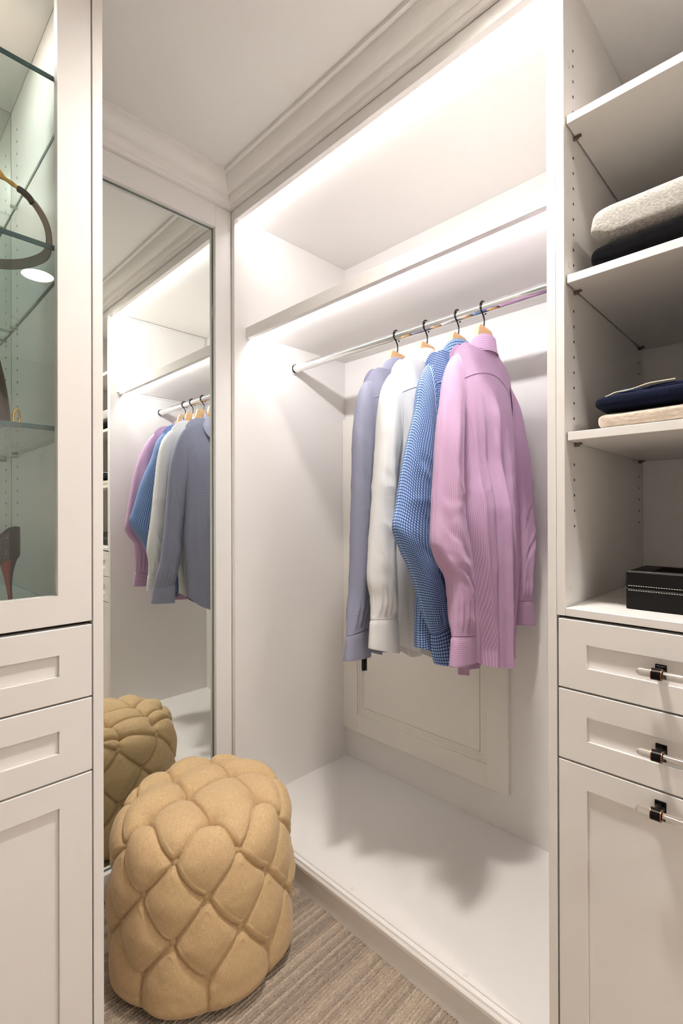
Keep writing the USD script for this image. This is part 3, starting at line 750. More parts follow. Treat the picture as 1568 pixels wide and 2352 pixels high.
def make_shirt(S):
    yh = S['y']; seed = S['seed']; rng = np.random.default_rng(seed)
    T_ = Thing(S['name'], (RX, yh, .8), S['label'], 'shirt', 'shirts hanging on the chrome rod')
    def W_(u, v, z):
        return np.stack([RX + u, yh + v, z], -1)
    Mv, Mh = S['mats']
    zc = S.get('zc', 1.782)
    # --- body: a closed tube round u (shoulder to shoulder), rows from the shoulder line to the hem
    nc, ky, nr = 260, 34, 170
    s = np.arange(nc) / nc
    phi = 2 * np.pi * s
    uu = -np.cos(phi); uu = np.sign(uu) * np.abs(uu) ** .92
    sd = np.sin(phi); back = sd > 0
    shL, shR = S['shL'], S['shR']             # (u, z) of the shoulder tips
    neck = .068
    def shoulder_z(u):
        l = PchipInterpolator([shL[0], shL[0] * .93, shL[0] * .62, -neck, 0], [shL[1], shL[1] + .034, (shL[1] + zc) / 2 + .012, zc - .050, zc - .042])
        r_ = PchipInterpolator([0, neck, shR[0] * .62, shR[0] * .93, shR[0]], [zc - .042, zc - .050, (shR[1] + zc) / 2 + .008, shR[1] + .034, shR[1]])
        return np.where(u < 0, l(np.clip(u, shL[0], 0)), r_(np.clip(u, 0, shR[0])))
    z_yoke_b = lambda u: np.minimum(shoulder_z(u) - .012, S['yoke'] - .055 * (u / .18) ** 2)
    z_yoke_f = lambda u: shoulder_z(u) - .030
    hem_b, hem_f = S['hem_b'], S['hem_f']      # hem heights as functions of the unit u
    zl = [p[0] for p in S['edge']]
    eL = PchipInterpolator(zl[::-1], [p[1] for p in S['edge']][::-1]); eR = PchipInterpolator(zl[::-1], [p[2] for p in S['edge']][::-1])
    zmin, zmax = zl[-1], zl[0]
    u0 = np.where(uu < 0, -uu * shL[0], uu * shR[0])
    zs = shoulder_z(u0)
    zy = np.where(back, z_yoke_b(u0), z_yoke_f(u0))
    # front neck dips under the collar
    nd = np.clip(1 - (u0 / neck) ** 2, 0, 1)
    zs = np.where(back, zs, zs - .125 * nd ** .8 * (sd < 0))
    zy = np.where(back, zy, np.minimum(zy, zs - .012))
    hb = np.where(back, PchipInterpolator(*zip(*hem_b))(uu), PchipInterpolator(*zip(*hem_f))(uu))
    rows = []
    for i in range(nr):
        if i <= ky:
            t = i / ky; z = zs * (1 - t) + zy * t
        else:
            t = (i - ky) / (nr - 1 - ky); z = zy * (1 - t) + hb * t
        rows.append(z)
    Z = np.array(rows)
    below = shoulder_z(u0)[None] - Z
    zcl = np.clip(Z, zmin, zmax)
    blend = sstep(below, .0, .16)
    Lb, Rb = eL(zcl), eR(zcl)
    left = shL[0] * (1 - blend) + Lb * blend; right = shR[0] * (1 - blend) + Rb * blend
    U = np.where(uu < 0, -uu * left, uu * right)
    db, df = S['depth']
    dep = .0155 + (np.where(back, db, df) - .0155)[None] * (.75 * sstep(below, .0, .22) + .25 * sstep(below, .2, .7)) + .013 * np.exp(-(u0 / .062) ** 4)[None] * np.exp(-below / .06)
    shape = np.sign(sd) * np.abs(sd) ** .75
    V = -shape * dep
    # folds
    q = np.clip((S['yoke'] - Z) / (S['yoke'] - zl[-1]), 0, 1)
    amp = 1.35 * S.get('fold', .011) * sstep(q, -.02, .55)
    fold = np.zeros_like(U)
    for k in range(S.get('nf', 9)):
        c0 = -1 + 2 * (k + .5 + .5 * (rng.random() - .5)) / S.get('nf', 9)
        drift = .18 * (rng.random() - .5); w = .055 + .05 * rng.random(); a = (.55 + .7 * rng.random()) * (1 if k % 2 else -1)
        x = (uu[None] - (c0 + drift * q)) / w
        fold += a * np.exp(-np.abs(x) ** 1.6)
    V = V - np.sign(shape) * 0 - np.where(back, 1, -1)[None] * fold * amp * np.abs(sd)[None] ** .5
    for (u_a, u_b, za, zb, w, a) in S.get('ridges', []):
        cu = u_a + (u_b - u_a) * np.clip((za - Z) / (za - zb), 0, 1)
        on = sstep(za - Z, 0, .12)
        V = V - np.where(back, 1, 0)[None] * a * on * np.exp(-np.abs((U - cu) / w) ** 1.5) * np.abs(sd)[None] ** .4
    for (u_a, u_b, za, zb, w, a) in S.get('steps', []):
        cu = u_a + (u_b - u_a) * np.clip((za - Z) / (za - zb), 0, 1)
        on = sstep(za - Z, 0, .18)
        V = V + np.where(back, 1, 0)[None] * a * on * (1 - sstep(U - cu, -w, w)) * np.abs(sd)[None] ** .3
    Pn = np.stack([U * 9, Z * 3.5, V * 9 + seed], -1)
    V = V + .005 * fb(Pn, 3, seed) * sstep(below, .03, .3)
    Pn2 = np.stack([U * 34 + Z * 9, Z * 14, V * 20 + seed * 3], -1)
    V = V + .0022 * fb(Pn2, 3, seed + 5) * sstep(below, .02, .15)
    rid = 1 - np.abs(2 * meshkit.fbm(np.stack([U * 16 + Z * 5, Z * 5.5 - U * 4, V * 6 + seed * 1.7], -1), 3, seed + 9) - 1)
    V = V - np.where(back, 1, -1)[None] * .0026 * np.clip((rid - .72) / .28, 0, 1) ** 1.6 * sstep(below, .05, .25) * np.abs(sd)[None] ** .4
    G = W_(U, V, Z)
    # arc length on a middle row gives the cloth its own coordinates
    m_ = G[nr // 2]; al = np.r_[0, np.cumsum(np.linalg.norm(np.diff(np.vstack([m_, m_[:1]]), axis=0), axis=1))]
    al = al - np.interp(.25, np.r_[s, 1], al)
    ax = al[:-1]
    def emit_grid(name, r0, r1, mat_, flip):
        g = G[r0:r1]; n = len(g)
        gg = np.concatenate([g, g[:, :1]], 1)
        UV = np.stack([np.repeat(np.r_[ax, al[-1]][None], n, 0), gg[..., 2]], -1)
        T_.part(name, (gg.reshape(-1, 3), grid_faces(n, nc + 1)), mat_, smooth=True, uv=UV.reshape(-1, 2))
    emit_grid('yoke', 0, ky + 1, Mh, False)
    emit_grid('body', ky, nr, Mv, False)
    # yoke seam, a fine raised line across the back
    bj = np.nonzero(sd > .12)[0]
    ln = G[ky][bj].copy(); ln[:, 1] -= .0006
    T_.part('yoke_seam', tube(ln, .0011, 6), Mv, smooth=True)
    # front placket: a narrow strip standing 2 mm proud of the front
    j0 = int(.75 * nc); jj = np.arange(j0 - 9, j0 + 10)
    fp = G[ky - 2:nr - 1][:, jj].copy(); fp[..., 1] += .0022
    UV = np.stack([np.repeat((jj - j0)[None] * .002, len(fp), 0), fp[..., 2]], -1)
    T_.part('placket', (fp.reshape(-1, 3), grid_faces(len(fp), len(jj))), Mv, smooth=True, uv=UV.reshape(-1, 2))
    # --- collar: stand and folded leaf lofted round the neck
    na = 72
    g = np.linspace(-math.radians(158), math.radians(158), na)    # 0 = centre back
    cu = S.get('ca', .057) * np.sin(g); cvv = -.030 * np.cos(g) * np.where(np.cos(g) > 0, 1.0, 1.35) + .008
    fr_ = (1 - np.cos(g)) / 2
    zb = zc - .046 - .080 * fr_ ** 1.4; ztp = zc + .0 - .070 * fr_ ** 1.5
    leaf = .052 + .042 * sstep(fr_, .35, 1.0)
    nu, nv = np.sin(g), -np.cos(g)
    nv = np.where(np.abs(g) > 2.2, nv * .9, nv)
    prof = []
    spread = S.get('spread', .030)
    for (o, h) in ((-.002, 0.0), (-.002, .35), (-.0015, .7), (-.001, .92), (.0015, 1.0), (.005, .985)):
        prof.append(np.stack([cu + nu * o, cvv + nv * o, zb + (ztp - zb) * h], -1))
    for k, (o, h) in enumerate(((.0065, .06), (.0085, .3), (.0105, .55), (.0130, .8), (.0150, 1.0), (.0135, 1.0), (.0085, .7))):
        ex = spread * fr_ * h
        prof.append(np.stack([cu + nu * (o + ex * .2) + np.sign(g) * ex * fr_ * .5, cvv + nv * o * (1 - .5 * fr_) + .012 * fr_ * h, ztp - leaf * h], -1))
    CP = np.array(prof)
    CP[..., 1] += .003 * fb(CP * 40 + seed, 2, seed)
    cg = W_(CP[..., 0], CP[..., 1], CP[..., 2])
    UV = np.stack([np.repeat((g * .068)[None], len(cg), 0), np.cumsum(np.r_[0, np.full(len(cg) - 1, .009)])[:, None].repeat(na, 1)], -1)
    col = T_.part('collar', (cg.reshape(-1, 3), grid_faces(len(cg), na)[:, ::-1]), Mh, smooth=40 if False else True, uv=UV.reshape(-1, 2))
    if S.get('brand'):
        y_ = yh - .0295
        T_.part('neck_label', box(RX - .021, RX + .021, y_, y_ + .0012, zc - .076, zc - .056, .0003), M_label, under=col)
        tm = meshkit.text_mesh(S['brand'], .0075, .0006)
        v = np.array(tm.vertices); v[:, 0] -= v[:, 0].mean()
        T_.part('label_lettering', (np.stack([RX - v[:, 0], y_ + .0014 + v[:, 2], zc - .070 + v[:, 1]], 1), np.array(tm.faces)), M_ink, under=col)
    # --- sleeves: flat tubes between an outer and an inner edge
    for key in ('L', 'R'):
        O_, I_, cuffO, cuffI = S['sleeve' + key]
        n = 130
        o = resample(O_, n); ii = resample(I_, n)
        c = (o + ii) / 2; ax_ = (o - ii) / 2
        hw = np.linalg.norm(ax_, axis=1)
        tg = np.gradient(c, axis=0); tg /= np.linalg.norm(tg, axis=1, keepdims=True)
        axn = ax_ / hw[:, None]
        nn = np.cross(axn, tg); nn /= np.linalg.norm(nn, axis=1, keepdims=True)
        nn *= np.where(nn[:, 1:2] > 0, -1, 1)         # towards the wearer's back
        t = np.linspace(0, 1, n)
        th_ = S.get('sl_th', .028) * (.66 + .34 * sstep(t, 0, .12)) * (1 - .25 * sstep(t, .75, 1)) * np.clip(hw / .045, .45, 1.1)
        th_ = th_ * (1 - sstep(t, .93, 1)) + S.get('cuff_th', .018) * .96 * sstep(t, .93, 1)
        ns_ = 84
        p = np.arange(ns_ + 1) / ns_ * 2 * np.pi
        cp, sp = np.cos(p), np.sin(p)
        cpx = np.sign(cp) * np.abs(cp) ** .9
        ring = c[:, None] + ax_[:, None] * cpx[None, :, None] + nn[:, None] * (th_[:, None] * (np.sign(sp) * np.abs(sp) ** .8)[None])[..., None]
        L = np.r_[0, np.cumsum(np.linalg.norm(np.diff(c, axis=0), axis=1))]
        # wrinkles: long soft folds, breaking across the elbow and gathering into the cuff
        uvx = np.repeat((p / (2 * np.pi) * 4.2 * hw.mean())[None], n, 0)
        sharp = S.get('crease', .25)
        tent = np.where(cpx > sharp, (1 - cpx) / (1 - sharp), (1 + cpx) / (1 + sharp))
        lon = np.sin(cpx[None] * (5.2 + rng.random() * 2) + rng.random() * 6 + 3.2 * t[:, None]) * .0024 * sstep(t, .08, .3)[:, None] + .0095 * (tent[None] - .5) * sstep(t, .06, .25)[:, None] * (1 - .5 * sstep(t, .7, 1))[:, None]
        diag = np.zeros_like(lon)
        for k in range(6):
            tc, sl, a, w = .30 + .5 * rng.random(), (rng.random() - .5) * .22, (.0018 + .0032 * rng.random()) * (1 if rng.random() > .4 else -1), .014 + .018 * rng.random()
            diag += a * np.exp(-np.abs((t[:, None] - tc - sl * cpx[None]) / w) ** 1.5) * np.exp(-((cpx[None] - (rng.random() - .5)) / .8) ** 2)
        gath = np.sin(cpx[None] * 17 + rng.random() * 6) * .0028 * (sstep(t, .84, .95) * (1 - sstep(t, .97, 1)))[:, None]
        endf = (1 - sstep(t, .95, 1.0))[:, None]
        d = (lon + diag + gath) * np.abs(sp)[None] ** .6
        q3 = ring * np.array([16, 16, 7.0]) + seed
        rg = 1 - np.abs(2 * meshkit.fbm(ring * np.array([20, 7.5, 14]) + (ring[..., 1:2] - ring[..., 0:1]) * np.array([9, 0, 0]) + seed * 1.3, 3, seed + 17) - 1)
        d = d + (.0040 * fb(q3, 3, seed + 11) * sstep(t, .03, .2)[:, None] + .0022 * np.clip((rg - .70) / .30, 0, 1) ** 1.5 * sstep(t, .10, .3)[:, None]) * np.abs(sp)[None] ** .5
        ring = ring + nn[:, None] * (d * endf * np.sign(sp)[None])[..., None]
        v = W_(ring[..., 0], ring[..., 2], ring[..., 1])
        UV = np.stack([uvx, -np.repeat(L[:, None], ns_ + 1, 1)], -1)
        sl_ = T_.part('sleeve', (v.reshape(-1, 3), grid_faces(n, ns_ + 1)), Mv, smooth=True, uv=UV.reshape(-1, 2))
        ah = v[3]
        T_.part('armhole_seam', tube(ah[:-1][np.r_[0:ns_, 0]], .0012, 6, False), Mv, smooth=True, under=sl_)
        # cuff
        co = resample([O_[-1]] + cuffO, 14); ci = resample([I_[-1]] + cuffI, 14)
        cc, ca_ = (co + ci) / 2, (co - ci) / 2
        tgc = cc[-1] - cc[0]; tgc /= np.linalg.norm(tgc)
        rings = []
        for k in range(14):
            e = ca_[k] * (.965 + .065 * min(1, k / 2)); en = e / np.linalg.norm(e)
            m2 = np.cross(en, tgc); m2 /= np.linalg.norm(m2); m2 *= -1 if m2[1] > 0 else 1
            rings.append(cc[k] + e * cpx[:, None] + m2 * (S.get('cuff_th', .018) * (.90 + .12 * min(1, k / 2)) * np.sign(sp) * np.abs(sp) ** .8)[:, None])
        rings = np.array(rings)
        # turn the edge inwards so that the cuff has thickness
        inn = rings[::-1].copy(); cen = inn.mean(1, keepdims=True); inn = cen + (inn - cen) * .955
        allr = np.concatenate([rings, inn])
        UV = np.stack([np.repeat((p * .03)[None], 28, 0), np.repeat(-np.r_[np.arange(14), np.arange(14)[::-1]][:, None] * .0052, ns_ + 1, 1)], -1)
        v = W_(allr[..., 0], allr[..., 2], allr[..., 1])
        T_.part('cuff', (v.reshape(-1, 3), grid_faces(28, ns_ + 1)), Mh, smooth=45 if False else True, uv=UV.reshape(-1, 2), under=sl_)
        if S.get('cuff_buttons') and key == 'L':
            for fz in (.35, .70):
                k = int(fz * 13); pt = rings[k][int(ns_ * .13)]
                w = W_(*pt[[0, 2, 1]])
                T_.part('cuff_button', disc(w + np.array([0, -.0005, 0]), (0, -1, 0), .0056, .0022, 20), M_btn, smooth=30, under=sl_)
    return T_

# outlines: (u across the hanger, z height, v depth), metres, u = 0 at the hook
def L3(pts, v0, v1=None):
    v1 = v0 if v1 is None else v1
    n = len(pts); return [(u, z, v0 + (v1 - v0) * k / (n - 1)) for k, (u, z) in enumerate(pts)]
def mk(O, v0, v1, I, w0, w1, cO, cI):
    o, i = L3(O, v0, v1), L3(I, w0, w1)
    return o, i, [(u, z, v1) for u, z in cO], [(u, z, w1) for u, z in cI]
R_std = lambda dz=0.0, du=0.0, v=-.03: mk([(.150, 1.668 + dz), (.188, 1.630 + dz), (.216, 1.578 + dz), (.246, 1.46 + dz), (.262, 1.36 + dz), (.268, 1.24 + dz), (.262, 1.13 + dz), (.258, 1.04 + dz), (.262, .958 + dz)], .0, v,
                                          [(.150, 1.44 + dz), (.156, 1.40 + dz), (.165, 1.33 + dz), (.170, 1.24 + dz), (.172, 1.15 + dz), (.168, 1.06 + dz), (.160, .965 + dz)], -.005, v,
                                          [(.278, .870 + dz)], [(.158, .888 + dz)])
EDGE = [(1.72, -.185, .165), (1.50, -.178, .172), (1.38, -.172, .176), (1.25, -.182, .176), (1.12, -.165, .180), (1.00, -.150, .160), (.90, -.142, .140), (.78, -.136, .128)]
make_shirt(dict(name='striped_shirt', depth=(.058, .030), y=HY[0], seed=3, zc=1.780, label='pink and lilac striped long-sleeved shirt hanging nearest, first from the right', mats=(M_pink_v, M_pink_h),
    shL=(-.186, 1.662), shR=(.178, 1.630), yoke=1.662, edge=EDGE, fold=.010, nf=8,
    hem_b=[(-1, .845), (-.5, .812), (0, .800), (.5, .790), (1, .800)], hem_f=[(-1, .835), (-.7, .775), (-.3, .765), (.3, .775), (1, .80)],
    steps=[(-.142, -.142, 1.66, 1.24, .022, .046), (-.150, -.072, 1.26, .86, .010, .046), (.012, .000, 1.42, .80, .005, -.024)], ridges=[(-.015, .005, 1.64, 1.0, .018, .010), (.085, .080, 1.60, .85, .022, .013), (-.095, -.060, 1.58, 1.0, .02, .010)],
    sleeveL=mk([(-.160, 1.694), (-.198, 1.664), (-.226, 1.617), (-.247, 1.565), (-.272, 1.491), (-.296, 1.369), (-.314, 1.247), (-.324, 1.176), (-.303, 1.132), (-.264, 1.075), (-.262, .982), (-.262, .933)], -.004, -.055,
               [(-.176, 1.500), (-.190, 1.45), (-.198, 1.40), (-.200, 1.30), (-.192, 1.209), (-.176, 1.150), (-.168, 1.087), (-.163, .986), (-.161, .918)], -.028, -.058,
               [(-.272, .856)], [(-.167, .847)]),
    sleeveR=R_std()))
make_shirt(dict(name='checked_shirt', depth=(.036, .044), y=HY[1], seed=7, zc=1.788, label='navy and pale blue checked shirt hanging between the pink and white shirts', mats=(M_blue, M_blue),
    shL=(-.178, 1.655), shR=(.178, 1.630), yoke=1.662, edge=[(1.72, -.18, .165), (1.50, -.178, .17), (1.38, -.182, .17), (1.25, -.195, .17), (1.12, -.205, .17), (1.0, -.215, .15), (.90, -.22, .14), (.78, -.20, .13)], fold=.010, nf=8,
    hem_b=[(-1, .868), (-.6, .835), (0, .80), (.5, .79), (1, .82)], hem_f=[(-1, .868), (-.6, .84), (0, .80), (.5, .79), (1, .82)],
    sleeveL=mk([(-.152, 1.690), (-.188, 1.656), (-.214, 1.603), (-.228, 1.550), (-.262, 1.470), (-.296, 1.376), (-.326, 1.267), (-.343, 1.215), (-.322, 1.168), (-.283, 1.109), (-.252, 1.047), (-.225, .975), (-.190, .905)], .0, -.028,
               [(-.160, 1.45), (-.166, 1.42), (-.172, 1.36), (-.176, 1.26), (-.175, 1.17), (-.160, 1.09), (-.135, 1.01), (-.105, .915)], -.010, -.028,
               [(-.180, .845), (-.168, .815)], [(-.082, .845), (-.076, .790)]),
    sleeveR=R_std(.01)))
make_shirt(dict(name='white_shirt', depth=(.046, .048), y=HY[2], seed=12, zc=1.788, label='plain white long-sleeved shirt hanging between the checked and grey shirts', mats=(M_white, M_white),
    shL=(-.186, 1.662), shR=(.178, 1.630), yoke=1.662, edge=[(1.72, -.185, .165), (1.50, -.18, .17), (1.38, -.178, .17), (1.25, -.172, .17), (1.12, -.160, .17), (1.0, -.150, .15), (.90, -.145, .14), (.76, -.14, .13)], fold=.009, nf=8,
    hem_b=[(-1, .835), (-.5, .80), (0, .775), (.5, .78), (1, .82)], hem_f=[(-1, .835), (-.5, .79), (0, .76), (.5, .77), (1, .82)], cuff_buttons=True, steps=[(-.140, -.138, 1.66, 1.20, .024, .034)],
    sleeveL=mk([(-.160, 1.694), (-.200, 1.664), (-.230, 1.617), (-.245, 1.560), (-.259, 1.451), (-.273, 1.324), (-.290, 1.190), (-.306, 1.060), (-.296, 1.000), (-.298, .945)], .0, -.015,
               [(-.165, 1.46), (-.175, 1.43), (-.190, 1.38), (-.200, 1.26), (-.199, 1.133), (-.190, 1.03), (-.186, .935)], -.015, -.02,
               [(-.306, .862)], [(-.181, .825)]),
    sleeveR=R_std(.0)))
make_shirt(dict(name='grey_shirt', depth=(.046, .058), y=HY[3], seed=21, zc=1.786, label='grey-blue pinstriped shirt hanging last, nearest the mirror', mats=(M_grey_v, M_grey_h), brand='BAJ.LAM', spread=.045,
    shL=(-.174, 1.658), shR=(.178, 1.630), yoke=1.660, edge=[(1.72, -.18, .165), (1.50, -.172, .17), (1.38, -.168, .17), (1.25, -.172, .17), (1.12, -.178, .17), (1.0, -.17, .15), (.90, -.165, .14), (.76, -.16, .13)], fold=.012, nf=7,
    hem_b=[(-1, .83), (-.6, .79), (0, .775), (.5, .78), (1, .82)], hem_f=[(-1, .83), (-.6, .775), (0, .745), (.5, .77), (1, .82)],
    sleeveL=mk([(-.148, 1.692), (-.186, 1.657), (-.212, 1.602), (-.228, 1.545), (-.240, 1.482), (-.252, 1.328), (-.268, 1.120), (-.280, 1.020), (-.300, .935), (-.310, .885)], .0, -.055,
               [(-.150, 1.45), (-.148, 1.40), (-.155, 1.32), (-.165, 1.20), (-.175, 1.06), (-.190, .95), (-.200, .895)], -.01, -.05,
               [(-.320, .812)], [(-.205, .802)]),
    sleeveR=R_std(.0)))

# ------------------------------------------------------------------ folded knitwear and box in the tower
def knit(name, c0, c1, scale=260., stretch=(1, 1, 1), bump=.5, sheen=.3, spec=.15):
    return mat(name, {
        'g': ('geometry', {}), 'm': ('mapping', {'mapping_type': 'point', 'scale': stretch}),
        'n': ('noise_texture', {'scale': scale, 'detail': 3.0, 'roughness': .6}), 'r': ('rgb_ramp', {'ramp': [(.32, c0), (.68, c1)]}),
        'v': ('noise_texture', {'scale': scale * 3, 'detail': 2.0}), 'b': ('bump', {'strength': bump, 'distance': .0012}),
        'p': ('principled_bsdf', {'roughness': .95, 'specular_ior_level': spec, 'sheen_weight': sheen, 'sheen_roughness': .5})},
        [('g.position', 'm.vector'), ('m.vector', 'n.vector'), ('n.fac', 'r.fac'), ('r.color', 'p.base_color'), ('m.vector', 'v.vector'), ('v.fac', 'b.height'), ('b.normal', 'p.normal')])
M_gknit = knit('grey_melange', (.30, .28, .25), (.62, .60, .56), 330., (1, .5, 1.5), .5)
M_bknit = knit('black_knit', (.003, .003, .0034), (.007, .007, .008), 300., (1, 1, 1), .4, .0, .05)
M_nknit = knit('navy_knit', (.006, .008, .020), (.010, .014, .036), 300., (1, 1, 1), .3, .02, .08)
M_oknit = knit('oatmeal_melange', (.46, .375, .29), (.72, .62, .52), 120., (1, .5, 1.4), .35)
M_cream = plainmat('cream_piping', (.72, .62, .48), .8)
M_blue2 = plainmat('blue_lining', (.012, .045, .12), .8)

def folded(x0, x1, y0, y1, z0, z1, seed, e=(.30, .38), sag=0.004, nl=.004, notch=0.0):
    """a soft folded garment: rounded slab, bulging along the folded front edge (x0)"""
    nu, nv = 130, 150
    a = np.linspace(-np.pi / 2, np.pi / 2, nu); b = np.linspace(-np.pi, np.pi, nv, endpoint=False)
    c = lambda t, k: np.sign(np.cos(t)) * np.abs(np.cos(t)) ** k
    s_ = lambda t, k: np.sign(np.sin(t)) * np.abs(np.sin(t)) ** k
    X = c(a, e[1])[:, None] * c(b, e[0])[None]; Y = c(a, e[1])[:, None] * s_(b, e[0])[None]; Z = np.repeat(s_(a, .62)[:, None], nv, 1)
    px, py, pz = (x0 + x1) / 2 + X * (x1 - x0) / 2, (y0 + y1) / 2 + Y * (y1 - y0) / 2, (z0 + z1) / 2 + Z * (z1 - z0) / 2
    P = np.stack([px, py, pz], -1)
    w = sstep(Z, -.9, .2)
    P[..., 2] += nl * 2 * fb(P * np.array([9, 11, 9]) + seed, 3, seed) * w
    P[..., 0] += nl * 1.6 * fb(P * np.array([9, 13, 22]) + seed + 7, 3, seed)
    P[..., 1] += nl * 1.6 * fb(P * np.array([9, 9, 30]) + seed + 3, 3, seed + 1) + notch * sstep(-Z, .1, .7) * sstep(Y, .6, .98) * -1
    P[..., 2] = np.maximum(P[..., 2], z0)
    n = nu * nv; V = np.vstack([P.reshape(-1, 3), P[0].mean(0), P[-1].mean(0)])
    f = grid_faces(nu, nv, True)
    cap = [(n, (j + 1) % nv, j) for j in range(nv)] + [(n + 1, (nu - 1) * nv + j, (nu - 1) * nv + (j + 1) % nv) for j in range(nv)]
    return V, np.vstack([f, cap])
Z2, Z3 = 1.7485, 1.4183
b = Thing('folded_sweater', (1.22, .18, Z2), 'black folded sweater lying under the grey one on the middle shelf', 'sweater')
b.part('folded_body', folded(1.074, 1.37, -.01, .349, Z2 + .0005, Z2 + .0530, 4, e=(.15, .20), notch=.012), M_bknit, smooth=True)
g = Thing('folded_sweater', (1.22, .18, Z2 + .056), 'light grey marled sweater folded on top of the black one', 'sweater')
g.part('folded_body', folded(1.078, 1.36, 0, .350, Z2 + .0535, Z2 + .131, 9, e=(.15, .20), notch=.016), M_gknit, smooth=True)
o = Thing('folded_sweater', (1.22, .18, Z3), 'oatmeal marled sweater folded under the navy one on the lower shelf', 'sweater')
o.part('folded_body', folded(1.078, 1.37, -.01, .339, Z3 + .0005, Z3 + .0360, 19, e=(.16, .22), nl=.0025), M_oknit, smooth=True)
n_ = Thing('folded_sweater', (1.22, .18, Z3 + .036), 'navy folded sweater with cream piping on top of the oatmeal one', 'sweater')
n_.part('folded_body', folded(1.074, 1.36, -.01, .346, Z3 + .0364, Z3 + .074, 23, e=(.25, .34), notch=.010), M_nknit, smooth=True)
n_.part('upper_fold', folded(1.090, 1.35, -.01, .272, Z3 + .060, Z3 + .083, 27, e=(.25, .34)), M_nknit, smooth=True)
yy = np.linspace(.200, .322, 60)
n_.part('cream_piping', tube(np.stack([1.0905 + .004 * sstep(yy, .24, .30), yy, Z3 + .0745 + .0070 * (1 - sstep(yy, .235, .285)) - .006 * sstep(yy, .300, .322)], 1), .0015, 8), M_cream, smooth=True)
n_.part('collar_fold', folded(1.12, 1.28, .262, .312, Z3 + .072, Z3 + .0885, 31, e=(.5, .6), nl=.001), M_blue2, smooth=True, label='mid blue fold showing behind the cream piping')

M_leather = plainmat('black_leather', (.0035, .0033, .003), .5, spec=.22)
M_leather_in = plainmat('box_window_glass', (.035, .030, .026), .12)
M_thread = plainmat('white_stitch', (.62, .60, .55), .7)
wb = Thing('watch_box', (1.20, .14, 1.0505), 'black leather watch box with white stitching on the tower counter', 'box')
bx0, bx1, by0, by1, bz = 1.1328, 1.285, -.02, .295, 1.0506
wb.part('base', box(bx0, bx1, by0, by1, bz, bz + .0425, .0018), M_leather)
lid = box(bx0, bx1, by0, by1, bz + .0445, bz + .0775, .0022) - plain(bx0 + .024, bx1 - .022, by0 + .03, by1 - .040, bz + .0765 - .006, bz + .1)
wb.part('lid', lid, M_leather)
wb.part('lid_window', plain(bx0 + .0242, bx1 - .0222, by0 + .0302, by1 - .0402, bz + .0690, bz + .0716), M_leather_in)
wb.part('seam', plain(bx0 + .002, bx1 - .002, by0 + .002, by1 - .002, bz + .0424, bz + .0446), M_leather)
st = []
for z, x, ax in ((bz + .0388, bx0, 0), (bz + .0482, bx0, 0), (bz + .0774, bx0 + .0058, 1)):
    for y in np.arange(by0 + .004, by1 - .004, .0044):
        st.append(box(x - .0006, x + .0003, y, y + .0030, z - .0006, z + .0006, .0002) if ax == 0 else box(x - .0006, x + .0006, y, y + .0030, z - .0003, z + .0006, .0002))
wb.part('stitching', cat(*st), M_thread, kind='stuff')

# ------------------------------------------------------------------ things in the glass cabinet
S1, S2, S3 = (z + .0096 for z in GS)
def ribbon(pts, widths, up, th=.0022, n=120):
    p = smooth_path(pts, n); up = np.array(up, float); up = np.stack([np.interp(np.linspace(0, 1, n), np.linspace(0, 1, len(up)), up[:, k]) for k in range(3)], 1); up /= np.linalg.norm(up, axis=1, keepdims=True)
    t = np.gradient(p, axis=0); t /= np.linalg.norm(t, axis=1, keepdims=True)
    up = up - t * (up * t).sum(1, keepdims=True); up /= np.linalg.norm(up, axis=1, keepdims=True)
    sd = np.cross(t, up)
    w = np.interp(np.linspace(0, 1, n), np.linspace(0, 1, len(widths)), widths)[:, None] / 2
    q = [p + up * w + sd * th / 2, p + up * w - sd * th / 2, p - up * w - sd * th / 2, p - up * w + sd * th / 2]
    v = np.stack(q, 1).reshape(-1, 3)
    f = grid_faces(n, 4, True)
    return v, np.vstack([f, [(0, 1, 2), (0, 2, 3)], [((n - 1) * 4, (n - 1) * 4 + 2, (n - 1) * 4 + 1), ((n - 1) * 4, (n - 1) * 4 + 3, (n - 1) * 4 + 2)]])
def pouch(x0, x1, y0, y1, z0, z1, taper=.6, e=.4, seed=1):
    nu, nv = 70, 90
    h = np.linspace(0, 1, nu); b_ = np.linspace(-np.pi, np.pi, nv, endpoint=False)
    c = np.sign(np.cos(b_)) * np.abs(np.cos(b_)) ** e; s_ = np.sign(np.sin(b_)) * np.abs(np.sin(b_)) ** e
    kx = (1 - (1 - taper) * h ** 2.0) * np.sqrt(np.clip(1 - ((h - .5) / .515) ** 12, 0, 1)); ky = (1 - .55 * h) * np.sqrt(np.clip(1 - ((h - .5) / .515) ** 12, 0, 1))
    X = (x0 + x1) / 2 + kx[:, None] * c[None] * (x1 - x0) / 2; Y = (y0 + y1) / 2 + ky[:, None] * s_[None] * (y1 - y0) / 2; Z = np.repeat((z0 + (z1 - z0) * h)[:, None], nv, 1)
    P = np.stack([X, Y, Z], -1); P += .004 * fb(P * 18 + seed, 3, seed)[..., None] * np.array([1, 1, .3]); P[..., 2] = np.maximum(P[..., 2], z0)
    n = nu * nv; V = np.vstack([P.reshape(-1, 3), P[0].mean(0), P[-1].mean(0)])
    cap = [(n, (j + 1) % nv, j) for j in range(nv)] + [(n + 1, (nu - 1) * nv + j, (nu - 1) * nv + (j + 1) % nv) for j in range(nv)]
    return V, np.vstack([grid_faces(nu, nv, True), cap])
M_woven = knit('woven_straw', (.42, .27, .15), (.66, .47, .30), 300., (1, 1, 2), .8)
M_taupe = plainmat('taupe_leather', (.40, .30, .265), .5)
M_dkstrap = plainmat('dark_strap_lining', (.045, .03, .026), .5)
